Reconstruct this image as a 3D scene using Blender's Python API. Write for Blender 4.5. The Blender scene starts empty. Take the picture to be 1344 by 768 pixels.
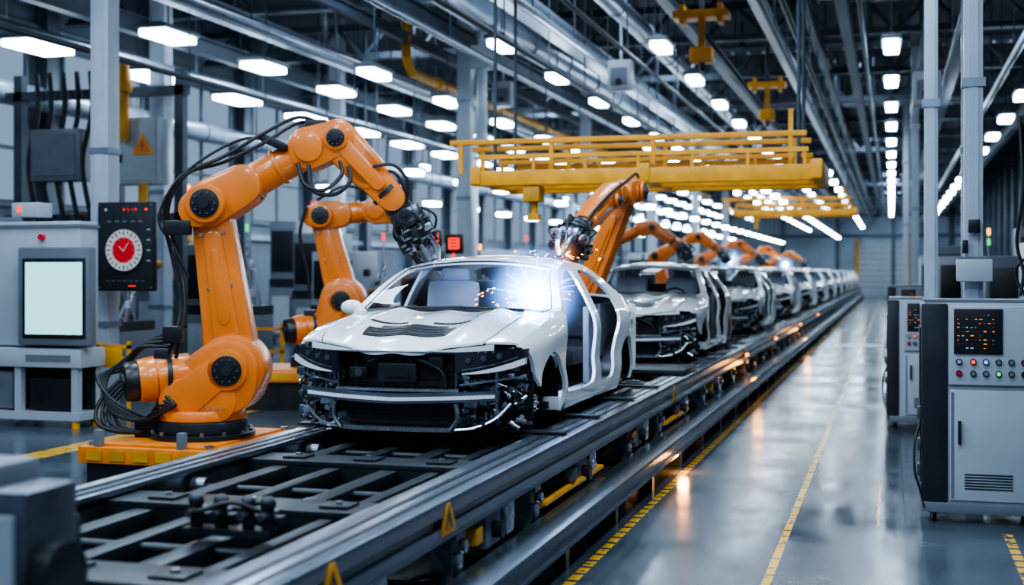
import bpy, bmesh, math, random
from mathutils import Vector, Matrix
random.seed(7)
S=bpy.context.scene
COL=S.collection
V=Vector
TH=math.atan(498/1700)
try: S.view_settings.look='AgX - Medium High Contrast'
except Exception as e: print('look',e)

# ------------------------------------------------------------------ materials
def newmat(name):
    m=bpy.data.materials.new(name); m.use_nodes=True
    nt=m.node_tree; nt.nodes.clear()
    out=nt.nodes.new('ShaderNodeOutputMaterial')
    return m,nt,out
def mat(name,c,rough=.5,metal=0,var=.15,scale=6,bump=0,coat=0,emit=None,es=0,spec=.5,rv=1):
    m,nt,out=newmat(name)
    b=nt.nodes.new('ShaderNodeBsdfPrincipled')
    nt.links.new(b.outputs[0],out.inputs[0])
    tc=nt.nodes.new('ShaderNodeTexCoord'); nz=nt.nodes.new('ShaderNodeTexNoise')
    nz.inputs['Scale'].default_value=scale; nz.inputs['Detail'].default_value=5
    nt.links.new(tc.outputs['Object'],nz.inputs['Vector'])
    cr=nt.nodes.new('ShaderNodeValToRGB')
    cr.color_ramp.elements[0].position=.3; cr.color_ramp.elements[1].position=.7
    cr.color_ramp.elements[0].color=tuple(x*(1-var) for x in c)+(1,)
    cr.color_ramp.elements[1].color=tuple(min(1,x*(1+var*.6)) for x in c)+(1,)
    nt.links.new(nz.outputs[0],cr.inputs[0]); nt.links.new(cr.outputs[0],b.inputs['Base Color'])
    mr=nt.nodes.new('ShaderNodeMapRange')
    mr.inputs['To Min'].default_value=max(0,rough-.06*rv); mr.inputs['To Max'].default_value=min(1,rough+.08*rv)
    nt.links.new(nz.outputs[0],mr.inputs[0]); nt.links.new(mr.outputs[0],b.inputs['Roughness'])
    b.inputs['Metallic'].default_value=metal
    b.inputs['Specular IOR Level'].default_value=spec
    if coat: b.inputs['Coat Weight'].default_value=coat; b.inputs['Coat Roughness'].default_value=.05
    if bump:
        bp=nt.nodes.new('ShaderNodeBump'); bp.inputs['Strength'].default_value=bump; bp.inputs['Distance'].default_value=.01
        nt.links.new(nz.outputs[0],bp.inputs['Height']); nt.links.new(bp.outputs[0],b.inputs['Normal'])
    if emit:
        b.inputs['Emission Color'].default_value=tuple(emit)+(1,); b.inputs['Emission Strength'].default_value=es
    return m
def emis(name,c,s):
    m,nt,out=newmat(name); e=nt.nodes.new('ShaderNodeEmission')
    e.inputs[0].default_value=tuple(c)+(1,); e.inputs[1].default_value=s
    nt.links.new(e.outputs[0],out.inputs[0]); return m
ORANGE=mat('orange_paint',(.80,.19,.016),.32,0,.12,3,coat=.4)
ORANGE2=mat('orange_platform_paint',(.74,.20,.012),.45,0,.25,5)
BLACK=mat('black_plastic',(.010,.011,.013),.35,0,.3)
LAMPBLK=mat('lamp_lens_black',(.012,.014,.018),.12,0,.2,coat=1)
RUBBER=mat('cable_rubber',(.008,.009,.011),.5,0,.2)
DARK=mat('dark_steel',(.035,.04,.048),.38,.6,.2)
DARKP=mat('dark_painted_metal',(.016,.020,.027),.40,.1,.25)
STEEL=mat('brushed_steel',(.56,.59,.64),.26,.95,.15,14)
STEELD=mat('worn_steel',(.17,.19,.22),.34,.9,.25,9)
ALU=mat('rail_aluminium',(.27,.31,.37),.24,.9,.06,1.2,rv=.5)
WHITE=mat('white_car_paint',(.86,.88,.91),.2,0,.02,2,coat=1)
INNER=mat('primer_grey',(.12,.13,.155),.5,0,.1)
GREYP=mat('light_grey_enclosure',(.36,.40,.45),.4,0,.06,3)
GREYM=mat('mid_grey_enclosure',(.13,.15,.18),.45,0,.12,3)
POSTW=mat('pale_post_paint',(.38,.43,.50),.32,0,.08,3)
YEL=mat('yellow_paint',(.85,.36,.008),.45,0,.2,4)
YELD=mat('yellow_dull',(.6,.27,.01),.5,0,.3,4)
CEILD=mat('ceiling_dark',(.024,.032,.045),.8,0,.3,1)
BEAM=mat('beam_grey',(.065,.085,.115),.5,.3,.3,2)
PIPE=mat('galvanised_duct',(.26,.31,.38),.33,.6,.2,3)
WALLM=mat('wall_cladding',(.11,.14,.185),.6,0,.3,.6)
WALLF=mat('wall_far',(.32,.39,.48),.6,0,.3,.3)  # paler than the side cladding to imitate distance haze
SEAT=mat('seat_fabric',(.06,.065,.08),.8,0,.3,20,bump=.2)
SEATL=mat('seat_shell_pale',(.24,.26,.31),.5,0,.15)
LAMP=emis('lamp_diffuser',(.66,.84,1),26)
LAMPF=emis('lamp_diffuser_far',(.66,.84,1),46)
SCR=emis('screen_cyan',(.36,.84,.95),1.7)
RED=emis('red_led',(1,.04,.02),2.5)
ORL=emis('orange_led',(1,.33,.05),6)
ORS=emis('screen_orange',(1,.30,.05),1.6)
BLUE=emis('blue_led',(.1,.35,1),2)
GREEN=emis('green_led',(.1,.8,.3),1.5)
REDP=mat('red_plastic',(.42,.010,.016),.35,0,.1,emit=(.8,.01,.02),es=.16)
WHP=emis('dial_white',(.66,.76,.88),.6)
WIN=emis('window_daylight',(.40,.58,.82),.6)
SPARKW=emis('weld_core',(.75,.86,1),400)
SPARKB=emis('weld_ray',(.35,.55,1),18)
SPARKO=emis('spark_orange',(1,.35,.06),30)
def glassmat():
    m,nt,out=newmat('clear_car_glass')
    t=nt.nodes.new('ShaderNodeBsdfTransparent'); t.inputs[0].default_value=(.92,.955,.98,1)
    g=nt.nodes.new('ShaderNodeBsdfGlossy'); g.inputs['Roughness'].default_value=.03
    lw=nt.nodes.new('ShaderNodeLayerWeight'); lw.inputs[0].default_value=.5
    pw=nt.nodes.new('ShaderNodeMath'); pw.operation='POWER'; pw.inputs[1].default_value=4
    nt.links.new(lw.outputs['Facing'],pw.inputs[0])
    ma=nt.nodes.new('ShaderNodeMath'); ma.operation='MULTIPLY_ADD'; ma.inputs[1].default_value=.4; ma.inputs[2].default_value=.04
    nt.links.new(pw.outputs[0],ma.inputs[0])
    mx=nt.nodes.new('ShaderNodeMixShader')
    nt.links.new(ma.outputs[0],mx.inputs[0]); nt.links.new(t.outputs[0],mx.inputs[1]); nt.links.new(g.outputs[0],mx.inputs[2])
    nt.links.new(mx.outputs[0],out.inputs[0]); return m
GLASS=glassmat()
def glowmat(nm,R,c,s,pwr):  # volume emission fading outward, imitates the light halo around an arc
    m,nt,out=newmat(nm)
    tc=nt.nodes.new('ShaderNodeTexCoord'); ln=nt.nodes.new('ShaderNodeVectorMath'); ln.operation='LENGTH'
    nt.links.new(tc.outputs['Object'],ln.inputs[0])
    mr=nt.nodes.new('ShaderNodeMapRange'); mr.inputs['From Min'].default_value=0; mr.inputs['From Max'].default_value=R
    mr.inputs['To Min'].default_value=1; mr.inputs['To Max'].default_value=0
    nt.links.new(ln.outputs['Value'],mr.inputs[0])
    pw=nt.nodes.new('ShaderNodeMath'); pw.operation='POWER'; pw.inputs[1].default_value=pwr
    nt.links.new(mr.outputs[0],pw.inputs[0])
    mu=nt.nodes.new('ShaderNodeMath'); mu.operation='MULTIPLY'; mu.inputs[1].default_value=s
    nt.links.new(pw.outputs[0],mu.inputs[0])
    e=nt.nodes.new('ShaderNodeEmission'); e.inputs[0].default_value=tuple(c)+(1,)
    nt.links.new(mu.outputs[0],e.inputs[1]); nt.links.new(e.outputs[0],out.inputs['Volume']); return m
GLOW=glowmat('weld_halo',.5,(.15,.38,1),105,3.4)
GLOWO=glowmat('weld_halo_orange',.2,(1,.35,.08),6,2.5)
GLOWB=glowmat('weld_halo_small',.4,(.25,.5,1),30,3)

def floormat():
    m,nt,out=newmat('epoxy_floor'); L=nt.links
    b=nt.nodes.new('ShaderNodeBsdfPrincipled'); L.new(b.outputs[0],out.inputs[0])
    tc=nt.nodes.new('ShaderNodeTexCoord'); sp=nt.nodes.new('ShaderNodeSeparateXYZ'); L.new(tc.outputs['Object'],sp.inputs[0])
    X,Y=sp.outputs[0],sp.outputs[1]
    def M(op,a,bb=None,c=None):
        n=nt.nodes.new('ShaderNodeMath'); n.operation=op
        for i,v in enumerate((a,bb,c)):
            if v is None: continue
            if isinstance(v,(int,float)): n.inputs[i].default_value=v
            else: L.new(v,n.inputs[i])
        return n.outputs[0]
    def band(x,c,w): return M('LESS_THAN',M('ABSOLUTE',M('SUBTRACT',x,c)),w/2)
    def dash(per,duty): return M('LESS_THAN',M('FRACT',M('DIVIDE',Y,per)),duty)
    l1=M('MULTIPLY',band(X,-1.94,.07),dash(.2,.72))
    l2=M('MULTIPLY',band(X,-.755,.055),dash(.5,.93))
    l3=M('MULTIPLY',band(X,.83,.07),M('MULTIPLY',dash(.2,.72),M('LESS_THAN',Y,10.3)))
    l4=band(X,-8.75,.36)
    l5=M('MULTIPLY',band(X,-.1,.02),M('MULTIPLY',M('GREATER_THAN',Y,10.3),M('LESS_THAN',Y,12.4)))
    mk=M('MAXIMUM',M('MAXIMUM',l1,l2),M('MAXIMUM',l3,M('MAXIMUM',l4,l5)))
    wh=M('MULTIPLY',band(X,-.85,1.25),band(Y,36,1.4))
    nz=nt.nodes.new('ShaderNodeTexNoise'); nz.inputs['Scale'].default_value=.8; nz.inputs['Detail'].default_value=9; nz.inputs['Roughness'].default_value=.7
    L.new(tc.outputs['Object'],nz.inputs[0])
    nf=nt.nodes.new('ShaderNodeTexNoise'); nf.inputs['Scale'].default_value=14; nf.inputs['Detail'].default_value=6
    L.new(tc.outputs['Object'],nf.inputs[0])
    cr=nt.nodes.new('ShaderNodeValToRGB'); cr.color_ramp.elements[0].position=.3; cr.color_ramp.elements[1].position=.75
    cr.color_ramp.elements[0].color=(.032,.040,.052,1); cr.color_ramp.elements[1].color=(.078,.095,.118,1); L.new(nz.outputs[0],cr.inputs[0])
    joint=M('MAXIMUM',M('LESS_THAN',M('FRACT',M('DIVIDE',Y,4.0)),.005),band(X,.1,.015))
    mx0=nt.nodes.new('ShaderNodeMix'); mx0.data_type='RGBA'; L.new(joint,mx0.inputs[0]); L.new(cr.outputs[0],mx0.inputs[6]); mx0.inputs[7].default_value=(.018,.018,.022,1)
    wear=M('MULTIPLY',mk,M('GREATER_THAN',nf.outputs[0],.40))
    mx=nt.nodes.new('ShaderNodeMix'); mx.data_type='RGBA'; L.new(wear,mx.inputs[0]); L.new(mx0.outputs[2],mx.inputs[6]); mx.inputs[7].default_value=(.75,.40,.03,1)
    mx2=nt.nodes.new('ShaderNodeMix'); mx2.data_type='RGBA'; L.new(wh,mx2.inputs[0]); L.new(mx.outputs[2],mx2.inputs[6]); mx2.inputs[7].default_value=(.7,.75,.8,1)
    L.new(mx2.outputs[2],b.inputs['Base Color'])
    mr=nt.nodes.new('ShaderNodeMapRange'); mr.inputs['From Min'].default_value=.3; mr.inputs['From Max'].default_value=.7; mr.inputs['To Min'].default_value=.08; mr.inputs['To Max'].default_value=.30
    L.new(nz.outputs[0],mr.inputs[0]); L.new(mr.outputs[0],b.inputs['Roughness'])
    bp=nt.nodes.new('ShaderNodeBump'); bp.inputs['Strength'].default_value=.04; bp.inputs['Distance'].default_value=.01
    L.new(nf.outputs[0],bp.inputs['Height']); L.new(bp.outputs[0],b.inputs['Normal'])
    b.inputs['Specular IOR Level'].default_value=.5
    return m
FLOOR=floormat()

# ------------------------------------------------------------------ mesh builder
def crom(pts,n=6):
    P=[V(p) for p in pts]; out=[]
    for i in range(len(P)-1):
        a=P[max(i-1,0)];b=P[i];c=P[i+1];d=P[min(i+2,len(P)-1)]
        for k in range(n):
            t=k/n
            out.append(.5*((2*b)+(c-a)*t+(2*a-5*b+4*c-d)*t*t+(3*b-a-3*c+d)*t**3))
    out.append(P[-1]); return out
class MB:
    def __init__(s,*mats): s.v=[];s.f=[];s.m=[];s.mats=list(mats)
    def mi(s,m):
        if m is None: return 0
        if m not in s.mats: s.mats.append(m)
        return s.mats.index(m)
    def addbm(s,t,m=None,M=None):
        o=len(s.v); t.verts.index_update()
        for v in t.verts: s.v.append((M@v.co) if M else v.co.copy())
        k=s.mi(m)
        for f in t.faces: s.f.append([o+v.index for v in f.verts]); s.m.append(k)
        t.free()
    def raw(s,vs,fs,m=None):
        o=len(s.v); k=s.mi(m); s.v+= [V(v) for v in vs]
        for f in fs: s.f.append([o+i for i in f]); s.m.append(k)
    def box(s,c,d,m=None,bev=0,rot=None):
        t=bmesh.new(); bmesh.ops.create_cube(t,size=1)
        bmesh.ops.scale(t,vec=V(d),verts=t.verts)
        if bev: bmesh.ops.bevel(t,geom=list(t.edges),offset=min(bev,min(d)*.45),segments=2,affect='EDGES',profile=.6)
        M=Matrix.Translation(V(c))
        if rot is not None: M=M@(rot if isinstance(rot,Matrix) else Matrix.Rotation(rot[0],4,rot[1]))
        s.addbm(t,m,M)
    def b2(s,x0,x1,y0,y1,z0,z1,m=None,bev=0): s.box(((x0+x1)/2,(y0+y1)/2,(z0+z1)/2),(abs(x1-x0),abs(y1-y0),abs(z1-z0)),m,bev)
    def cyl(s,p0,p1,r0,r1=None,m=None,seg=20,bev=0):
        p0=V(p0);p1=V(p1); r1=r0 if r1 is None else r1; L=(p1-p0).length
        if L<1e-6: return
        t=bmesh.new(); bmesh.ops.create_cone(t,cap_ends=True,segments=seg,radius1=r0,radius2=r1,depth=L)
        if bev:
            es=[e for e in t.edges if abs(e.verts[0].co.z-e.verts[1].co.z)<1e-5]
            bmesh.ops.bevel(t,geom=es,offset=bev,segments=2,affect='EDGES',profile=.6)
        q=(p1-p0).to_track_quat('Z','Y').to_matrix().to_4x4()
        s.addbm(t,m,Matrix.Translation((p0+p1)/2)@q)
    def sph(s,c,r,m=None,sc=(1,1,1),seg=16):
        t=bmesh.new(); bmesh.ops.create_uvsphere(t,u_segments=seg,v_segments=seg//2+2,radius=r)
        s.addbm(t,m,Matrix.Translation(V(c))@Matrix.Diagonal(V(sc+(1,))))
    def tube(s,pts,r,m=None,seg=8,n=6,smooth=True):
        P=crom(pts,n) if smooth else [V(p) for p in pts]
        vs=[];fs=[];up=None
        for i,p in enumerate(P):
            t=(P[min(i+1,len(P)-1)]-P[max(i-1,0)]).normalized()
            if up is None: up=V((0,0,1)) if abs(t.z)<.9 else V((1,0,0))
            a=t.cross(up).normalized(); up=a.cross(t).normalized()
            for k in range(seg):
                an=2*math.pi*k/seg; vs.append(p+a*math.cos(an)*r+up*math.sin(an)*r)
        for i in range(len(P)-1):
            for k in range(seg):
                fs.append([i*seg+k,i*seg+(k+1)%seg,(i+1)*seg+(k+1)%seg,(i+1)*seg+k])
        fs.append(list(range(seg))[::-1]); fs.append([(len(P)-1)*seg+k for k in range(seg)])
        s.raw(vs,fs,m)
    def prism(s,poly,a0,a1,axis='y',m=None,bev=0):
        t=bmesh.new()
        def mk(p,a):
            if axis=='y': return V((p[0],a,p[1]))
            if axis=='x': return V((a,p[0],p[1]))
            return V((p[0],p[1],a))
        A=[t.verts.new(mk(p,a0)) for p in poly]; B=[t.verts.new(mk(p,a1)) for p in poly]
        f1=t.faces.new(A); f2=t.faces.new(B[::-1]); n=len(poly)
        for i in range(n): t.faces.new([A[i],B[i],B[(i+1)%n],A[(i+1)%n]])
        bmesh.ops.recalc_face_normals(t,faces=t.faces)
        if bev:
            es=list(f1.edges)+list(f2.edges)
            bmesh.ops.bevel(t,geom=es,offset=bev,segments=2,affect='EDGES',profile=.6)
        s.addbm(t,m)
    def link(s,p0,r0,p1,r1,y0,y1,m=None,bev=.03,seg=14):
        x0,z0=p0;x1,z1=p1; dx,dz=x1-x0,z1-z0; L=math.hypot(dx,dz); a=math.atan2(dz,dx)
        b=math.acos(max(-1,min(1,(r0-r1)/L))); pts=[]
        for k in range(seg+1):
            an=a+b+(2*math.pi-2*b)*k/seg; pts.append((x0+r0*math.cos(an),z0+r0*math.sin(an)))
        for k in range(seg+1):
            an=a-b+2*b*k/seg; pts.append((x1+r1*math.cos(an),z1+r1*math.sin(an)))
        s.prism(pts,y0,y1,'y',m,bev)
    def obj(s,name,parent=None,label=None,loc=None,sharp=32):
        me=bpy.data.meshes.new(name); me.from_pydata([tuple(v) for v in s.v],[],s.f)
        for m in s.mats: me.materials.append(m)
        for i,p in enumerate(me.polygons): p.material_index=s.m[i]; p.use_smooth=True
        b=bmesh.new(); b.from_mesh(me); bmesh.ops.recalc_face_normals(b,faces=b.faces); lim=math.radians(sharp)
        for e in b.edges:
            if len(e.link_faces)==2 and e.calc_face_angle(0)>lim: e.smooth=False
        b.to_mesh(me); b.free(); me.update()
        o=bpy.data.objects.new(name,me); COL.objects.link(o)
        if parent: o.parent=parent
        if loc is not None: o.location=loc
        if label: o['label']=label
        return o
def empty(name,loc,rz=0):
    o=bpy.data.objects.new(name,None); o.empty_display_size=.2; COL.objects.link(o); o.location=loc; o.rotation_euler=(0,0,rz); return o
def top(o,label,cat,group=None):
    o['label']=label; o['category']=cat
    if group: o['group']=group
    return o
def struct(o,label=None):
    o['kind']='structure'
    if label: o['label']=label
    return o
def copytree(o,loc,rz=None,skip=(),parent=None):
    c=o.copy(); COL.objects.link(c)
    if parent is not None: c.parent=parent
    else:
        c.location=loc
        if rz is not None: c.rotation_euler=(0,0,rz)
    for ch in list(o.children):
        if ch.name.split('.')[0] in skip: continue
        copytree(ch,None,parent=c,skip=skip)
    return c
def pch(pts):
    xs=[p[0] for p in pts]; ys=[p[1] for p in pts]; n=len(xs)
    d=[(ys[i+1]-ys[i])/(xs[i+1]-xs[i]) for i in range(n-1)]
    m=[d[0]]+[0 if d[i-1]*d[i]<=0 else 2*d[i-1]*d[i]/(d[i-1]+d[i]) for i in range(1,n-1)]+[d[-1]]
    def f(x):
        if x<=xs[0]: return ys[0]
        if x>=xs[-1]: return ys[-1]
        i=0
        while xs[i+1]<x: i+=1
        h=xs[i+1]-xs[i]; t=(x-xs[i])/h
        return (2*t**3-3*t*t+1)*ys[i]+(t**3-2*t*t+t)*h*m[i]+(-2*t**3+3*t*t)*ys[i+1]+(t**3-t*t)*h*m[i+1]
    return f
def chaikin(p,it=2):
    for _ in range(it):
        q=[]
        for i in range(len(p)):
            a=p[i];b=p[(i+1)%len(p)]
            q+=[(a[0]*.75+b[0]*.25,a[1]*.75+b[1]*.25),(a[0]*.25+b[0]*.75,a[1]*.25+b[1]*.75)]
        p=q
    return p

# ------------------------------------------------------------------ room
XL,XR,YF,YB,ZC=-18,6.5,112,-4,9
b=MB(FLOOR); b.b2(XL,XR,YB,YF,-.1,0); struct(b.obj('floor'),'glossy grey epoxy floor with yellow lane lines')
b=MB(CEILD); b.b2(XL,XR,YB,YF,ZC,ZC+.1); struct(b.obj('ceiling'))
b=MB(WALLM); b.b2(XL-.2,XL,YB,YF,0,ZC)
for i in range(24):
    y=2+i*4.5; b.b2(XL,XL+.3,y-.2,y+.2,0,ZC,BEAM)
for z in (2.9,7.2): b.b2(XL,XL+.15,YB,YF,z,z+.15,PIPE)
struct(b.obj('wall_left'),'grey clad hall wall with steel ribs')
b=MB(WALLM); b.b2(XR,XR+.2,YB,YF,0,ZC)
for i in range(24):
    y=2+i*4.5; b.b2(XR-.3,XR,y-.2,y+.2,0,ZC,BEAM)
struct(b.obj('wall_right'))
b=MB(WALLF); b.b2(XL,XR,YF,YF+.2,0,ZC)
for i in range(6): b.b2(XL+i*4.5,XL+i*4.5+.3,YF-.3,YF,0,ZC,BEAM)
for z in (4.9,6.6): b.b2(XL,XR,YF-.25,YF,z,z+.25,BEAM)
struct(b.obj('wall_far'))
k=1
for i in range(22):
    y=4.25+i*4.5
    b=MB(WIN)
    b.b2(XL+.02,XL+.06,y-1.6,y+1.6,3.5,6.9)
    for q in range(3): b.b2(XL+.05,XL+.12,y-1.65+q*1.6,y-1.55+q*1.6,3.4,7,BEAM)
    for z in (3.4,4.6,5.8,6.95): b.b2(XL+.05,XL+.12,y-1.65,y+1.65,z-.04,z+.04,BEAM)
    struct(b.obj('window_%d'%k)); k+=1
b=MB(GREYP); b.b2(-2.6,1.2,YF-.25,YF-.05,0,4.4); 
for q in range(9): b.b2(-2.6,1.2,YF-.3,YF-.25,.2+q*.48,.24+q*.48,GREYM)
b.b2(-2.9,-2.6,YF-.4,YF,0,4.7,YELD); b.b2(1.2,1.5,YF-.4,YF,0,4.7,YELD)
struct(b.obj('door_1'),'grey roller shutter door')

# ------------------------------------------------------------------ ceiling steelwork
cb=None
for i in range(16):
    y=19+i*6
    if cb is None:
        b=MB(BEAM); b.b2(XL+.35,XR-.35,-.15,.15,7.45,7.5); b.b2(XL+.35,XR-.35,-.15,.15,8.3,8.35)
        b.b2(XL+.35,XR-.35,-.03,.03,7.45,7.62); b.b2(XL+.35,XR-.35,-.03,.03,8.2,8.35)
        n=16
        for q in range(n):
            xa=XL+.5+q*(XR-XL-1)/n; xb=XL+.5+(q+1)*(XR-XL-1)/n; xm=(xa+xb)/2
            b.cyl((xa,0,7.5),(xm,0,8.3),.05,m=BEAM,seg=6); b.cyl((xm,0,8.3),(xb,0,7.5),.05,m=BEAM,seg=6)
        for q in range(6): b.b2(XL+1+q*4.3,XL+1.1+q*4.3,-.05,.05,8.35,9)
        cb=b.obj('roof_truss',loc=(0,y,0))
    else:
        o=cb.copy(); COL.objects.link(o); o.location=(0,y,0)
for o in [o for o in COL.objects if o.name.startswith('roof_truss')]: top(o,'dark steel roof truss spanning the hall','roof truss','roof trusses')
def longbeam(x,z,w,h,m,y0=15,y1=YF-1,name='ceiling_beam'):
    b=MB(m); b.b2(-w/2,w/2,y0,y1,-.02,.02); b.b2(-w/2,w/2,y0,y1,h-.02,h+.02); b.b2(-.02,.02,y0,y1,0,h)
    y=y0+1
    while y<y1: 
        b.cyl((0,y,h),(0,y,ZC-z),.02,m=BEAM,seg=6); y+=6
    return top(b.obj(name,loc=(x,0,z)),'grey steel I-beam hung below the roof','beam','longitudinal ceiling beams')
for x,z,w,h,m in [(-15,6.9,.25,.35,BEAM),(-11.9,6.6,.22,.3,PIPE),(-9.0,6.9,.25,.35,BEAM),(-6.4,6.6,.3,.35,PIPE),(-3.9,6.8,.22,.3,BEAM),(-2.4,6.9,.22,.25,PIPE),(1.4,6.6,.2,.3,BEAM),(-.9,6.9,.2,.25,BEAM),(3.8,6.6,.22,.3,BEAM),(-1.6,7.0,.15,.2,BEAM),(.7,7.0,.15,.2,BEAM),(-12.8,7.0,.15,.2,BEAM),(-10.3,7.05,.15,.2,BEAM)]: longbeam(x,z,w,h,m)
def duct(x,z,r,m,lab='round galvanised duct under the roof'):
    b=MB(m); b.cyl((0,14,0),(0,YF-1,0),r,seg=20)
    y=15
    while y<YF-1: b.cyl((0,y,0),(0,y+.08,0),r*1.1,seg=20); b.cyl((0,y+.04,r),(0,y+.04,ZC-z),.015,m=BEAM,seg=6); y+=3
    return top(b.obj('overhead_pipe' if r<.2 else 'ventilation_duct',loc=(x,0,z)),lab,'pipe' if r<.2 else 'duct')
duct(-7.6,6.95,.3,PIPE); duct(-5.0,7.0,.2,PIPE); duct(-17.2,5.6,.25,PIPE)
for x,z,r in [(-10.75,6.3,.08),(-11.05,6.45,.05),(-13.9,6.0,.1),(-8.3,6.5,.07),(-2.05,6.35,.05),(2.3,6.2,.07),(1.17,6.4,.04),(-5.8,6.35,.06),(-12.3,5.5,.05),(-6.3,5.9,.05),(-1.6,6.1,.05),(-4.78,6.1,.04),(-.5,6.3,.04)]: duct(x,z,r,PIPE if r>.055 else BEAM,'thin grey pipe run under the roof')
b=MB(YELD); b.tube([(0,0,2.55),(0,0,.3),(0,.3,0),(0,1,0),(0,50,0)],.11,seg=12,smooth=False)
for q in range(9): b.cyl((0,2+q*5,0),(0,2.15+q*5,0),.14)
top(b.obj('yellow_pipe',loc=(-10.36,27,6.45)),'yellow painted overhead supply pipe','pipe')
for i,(y,z,x0,x1) in enumerate([(22.5,7.6,-16.5,-2),(34,7.65,-6,6),(28,7.65,-1.5,6),(46,7.65,-16.5,6)]):
    b=MB(PIPE); b.b2(x0,x1,-.2,-.18,0,.12); b.b2(x0,x1,.18,.2,0,.12)
    x=x0
    while x<x1: b.b2(x,x+.05,-.2,.2,0,.03); x+=.4
    for q in range(3): b.cyl((x0,-.1+q*.1,.06),(x1,-.1+q*.1,.06),.03,m=RUBBER,seg=6)
    for x in (x0+1,(x0+x1)/2,x1-1): b.cyl((x,0,.02),(x,0,ZC-z),.02,seg=6)
    top(b.obj('cable_tray',loc=(0,y,z)),'galvanised ladder tray carrying black cables','cable tray','cable trays')

# ------------------------------------------------------------------ lamps and added fill lights
def lamp(w,l,z,far=False):
    r=MB(GREYM); r.b2(-w/2-.05,w/2+.05,-l/2-.05,l/2+.05,.05,.14,bev=.02); r.b2(-w/4,w/4,-l/2+.1,l/2-.1,.14,.2)
    o=r.obj('ceiling_lamp')
    d=MB(LAMPF if far else LAMP); d.b2(-w/2,w/2,-l/2,l/2,-.08,.05,bev=.03); d.obj('diffuser',o)
    h=MB(BEAM); h.cyl((0,0,.15),(0,0,ZC-z),.015,seg=6); h.obj('hanger',o); return o
rows=[(-16.3,6.45,.72,1.35,18,4.1,22,0),(-13.2,6.45,.55,1.15,21.8,3.9,22,0),(-9.85,5.9,.34,1.0,23.9,4.4,18,0),(-7.0,6.2,.30,.9,23.2,4.2,18,0),(-4.4,6.45,.30,.9,25.6,4.6,17,0),(0,6.45,.28,1.1,26.8,4.9,17,1),(3.1,6.3,.34,1.1,29,5,15,1),
 (-4.0,4.7,.24,.5,40,3.6,19,1),(-8.2,4.3,.28,.5,31,3.6,21,1),(-11.6,4.5,.32,.6,27,3.8,20,1),(-2.1,5.4,.24,.6,46,4.6,13,1),(-15.6,4.4,.4,.8,30,4.4,17,1),(-6.0,5.2,.22,.4,33,4.0,18,1),(-13.0,5.0,.26,.5,31,4.2,17,1)]
for (x,z,w,l,y0,st,n,far) in rows:
    proto=lamp(w,l,z,far); proto.location=(x,y0,z); top(proto,'long white fluorescent ceiling lamp on thin hangers','ceiling lamp','ceiling lamps over the hall')
    for i in range(1,n):
        if y0+i*st>YF-2: break
        copytree(proto,(x,y0+i*st,z))
def area(x,y,z,e,sx=1.0,sy=2.6,up=False):  # bare area light added as fill, no lamp fixture
    L=bpy.data.lights.new('hall_fill_light','AREA'); L.shape='RECTANGLE'; L.size=sx; L.size_y=sy; L.energy=e; L.color=(.64,.82,1)
    o=bpy.data.objects.new('hall_fill_light',L); COL.objects.link(o); o.location=(x,y,z)
    if up: o.rotation_euler=(math.pi,0,0)
for x in (-11,-7.5,-3.4,.3):
    for y in (1.5,7,12.5): area(x,y,7.2,275 if x>-11 else 180)  # unseen overhead lights added to brighten the lead car and robots
for x,y in ((-9,22),(-5,24),(-1,24),(-6,36),(-1,40),(-12,30),(-12,44),(-6,55),(-1,60)): area(x,y,8.2,200,1,3)
for x,y in ((-6,78),(0,84),(-6,98),(0,104)): area(x,y,8.2,600,1,3)  # added to lift the far end where haze would brighten it
for y in (24,36,50,66,84):
    for x in (-13.5,-6,1.8): area(x,y,6.0,50,.5,4,True)  # upward fill added to brighten the ceiling and roof steel

# ------------------------------------------------------------------ building columns
def column(x,y,w,lab='pale grey square steel column',z1=ZC,name='support_column',m=POSTW):
    b=MB(m); h=w/2
    b.b2(-h,h,-h,h,0,z1,bev=.012); b.b2(-h*.5,h*.5,-h-.01,-h,.3,z1-.3)
    b.b2(-h-.06,h+.06,-h-.06,h+.06,0,.03,m=STEELD)
    for z in (1.2,3.6,5.8):
        b.b2(-h-.02,h+.02,-h-.02,h+.02,z,z+.08,m=PIPE)
    o=b.obj(name,loc=(x,y,0)); top(o,lab,'column'); return o
column(-10.5,15.7,.28)
for y in (28,40,52,64,76): column(-9.3,y,.32)
for y in (24,33,45,60): column(-14.7,y,.35)
for x,y,w in [(.38,13.6,.13),(.70,12.25,.16),(1.0,19,.14),(.75,26,.16),(.6,36,.2),(.5,48,.2),(2.85,22,.2),(3.4,30,.25)]:
    column(x,y,w,'slim white-painted steel post',ZC,'service_post')
b=MB(POSTW); b.cyl((0,0,0),(0,0,4.0),.12); b.cyl((0,0,0),(0,0,-.25),.12,.22); b.b2(-.2,.2,-.2,.2,1.4,1.9,m=GREYP)
top(b.obj('drop_duct',loc=(-8.6,27,5.0)),'white vertical drop duct from the roof','duct')
def hangbox(x,y,z,s=1):
    b=MB(GREYP); b.b2(-.22*s,.22*s,-.2,.2,0,.55*s,bev=.02); b.b2(-.16*s,.16*s,-.22,-.2,.08,.4*s,m=GREYM); b.cyl((0,0,.5*s),(0,0,ZC-z),.03,m=POSTW,seg=8)
    b.cyl((0,-.2,.15),(0,-.26,.15),.07,m=BLACK); top(b.obj('ceiling_unit_box',loc=(x,y,z)),'grey equipment box hanging from a rod','equipment box','hanging equipment boxes')
hangbox(-5.4,26.5,5.75,1.1); hangbox(-9.3,31,6.1,1.1); hangbox(-15.2,23,5.3,1.4); hangbox(.5,20,4.4,.9)

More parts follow.
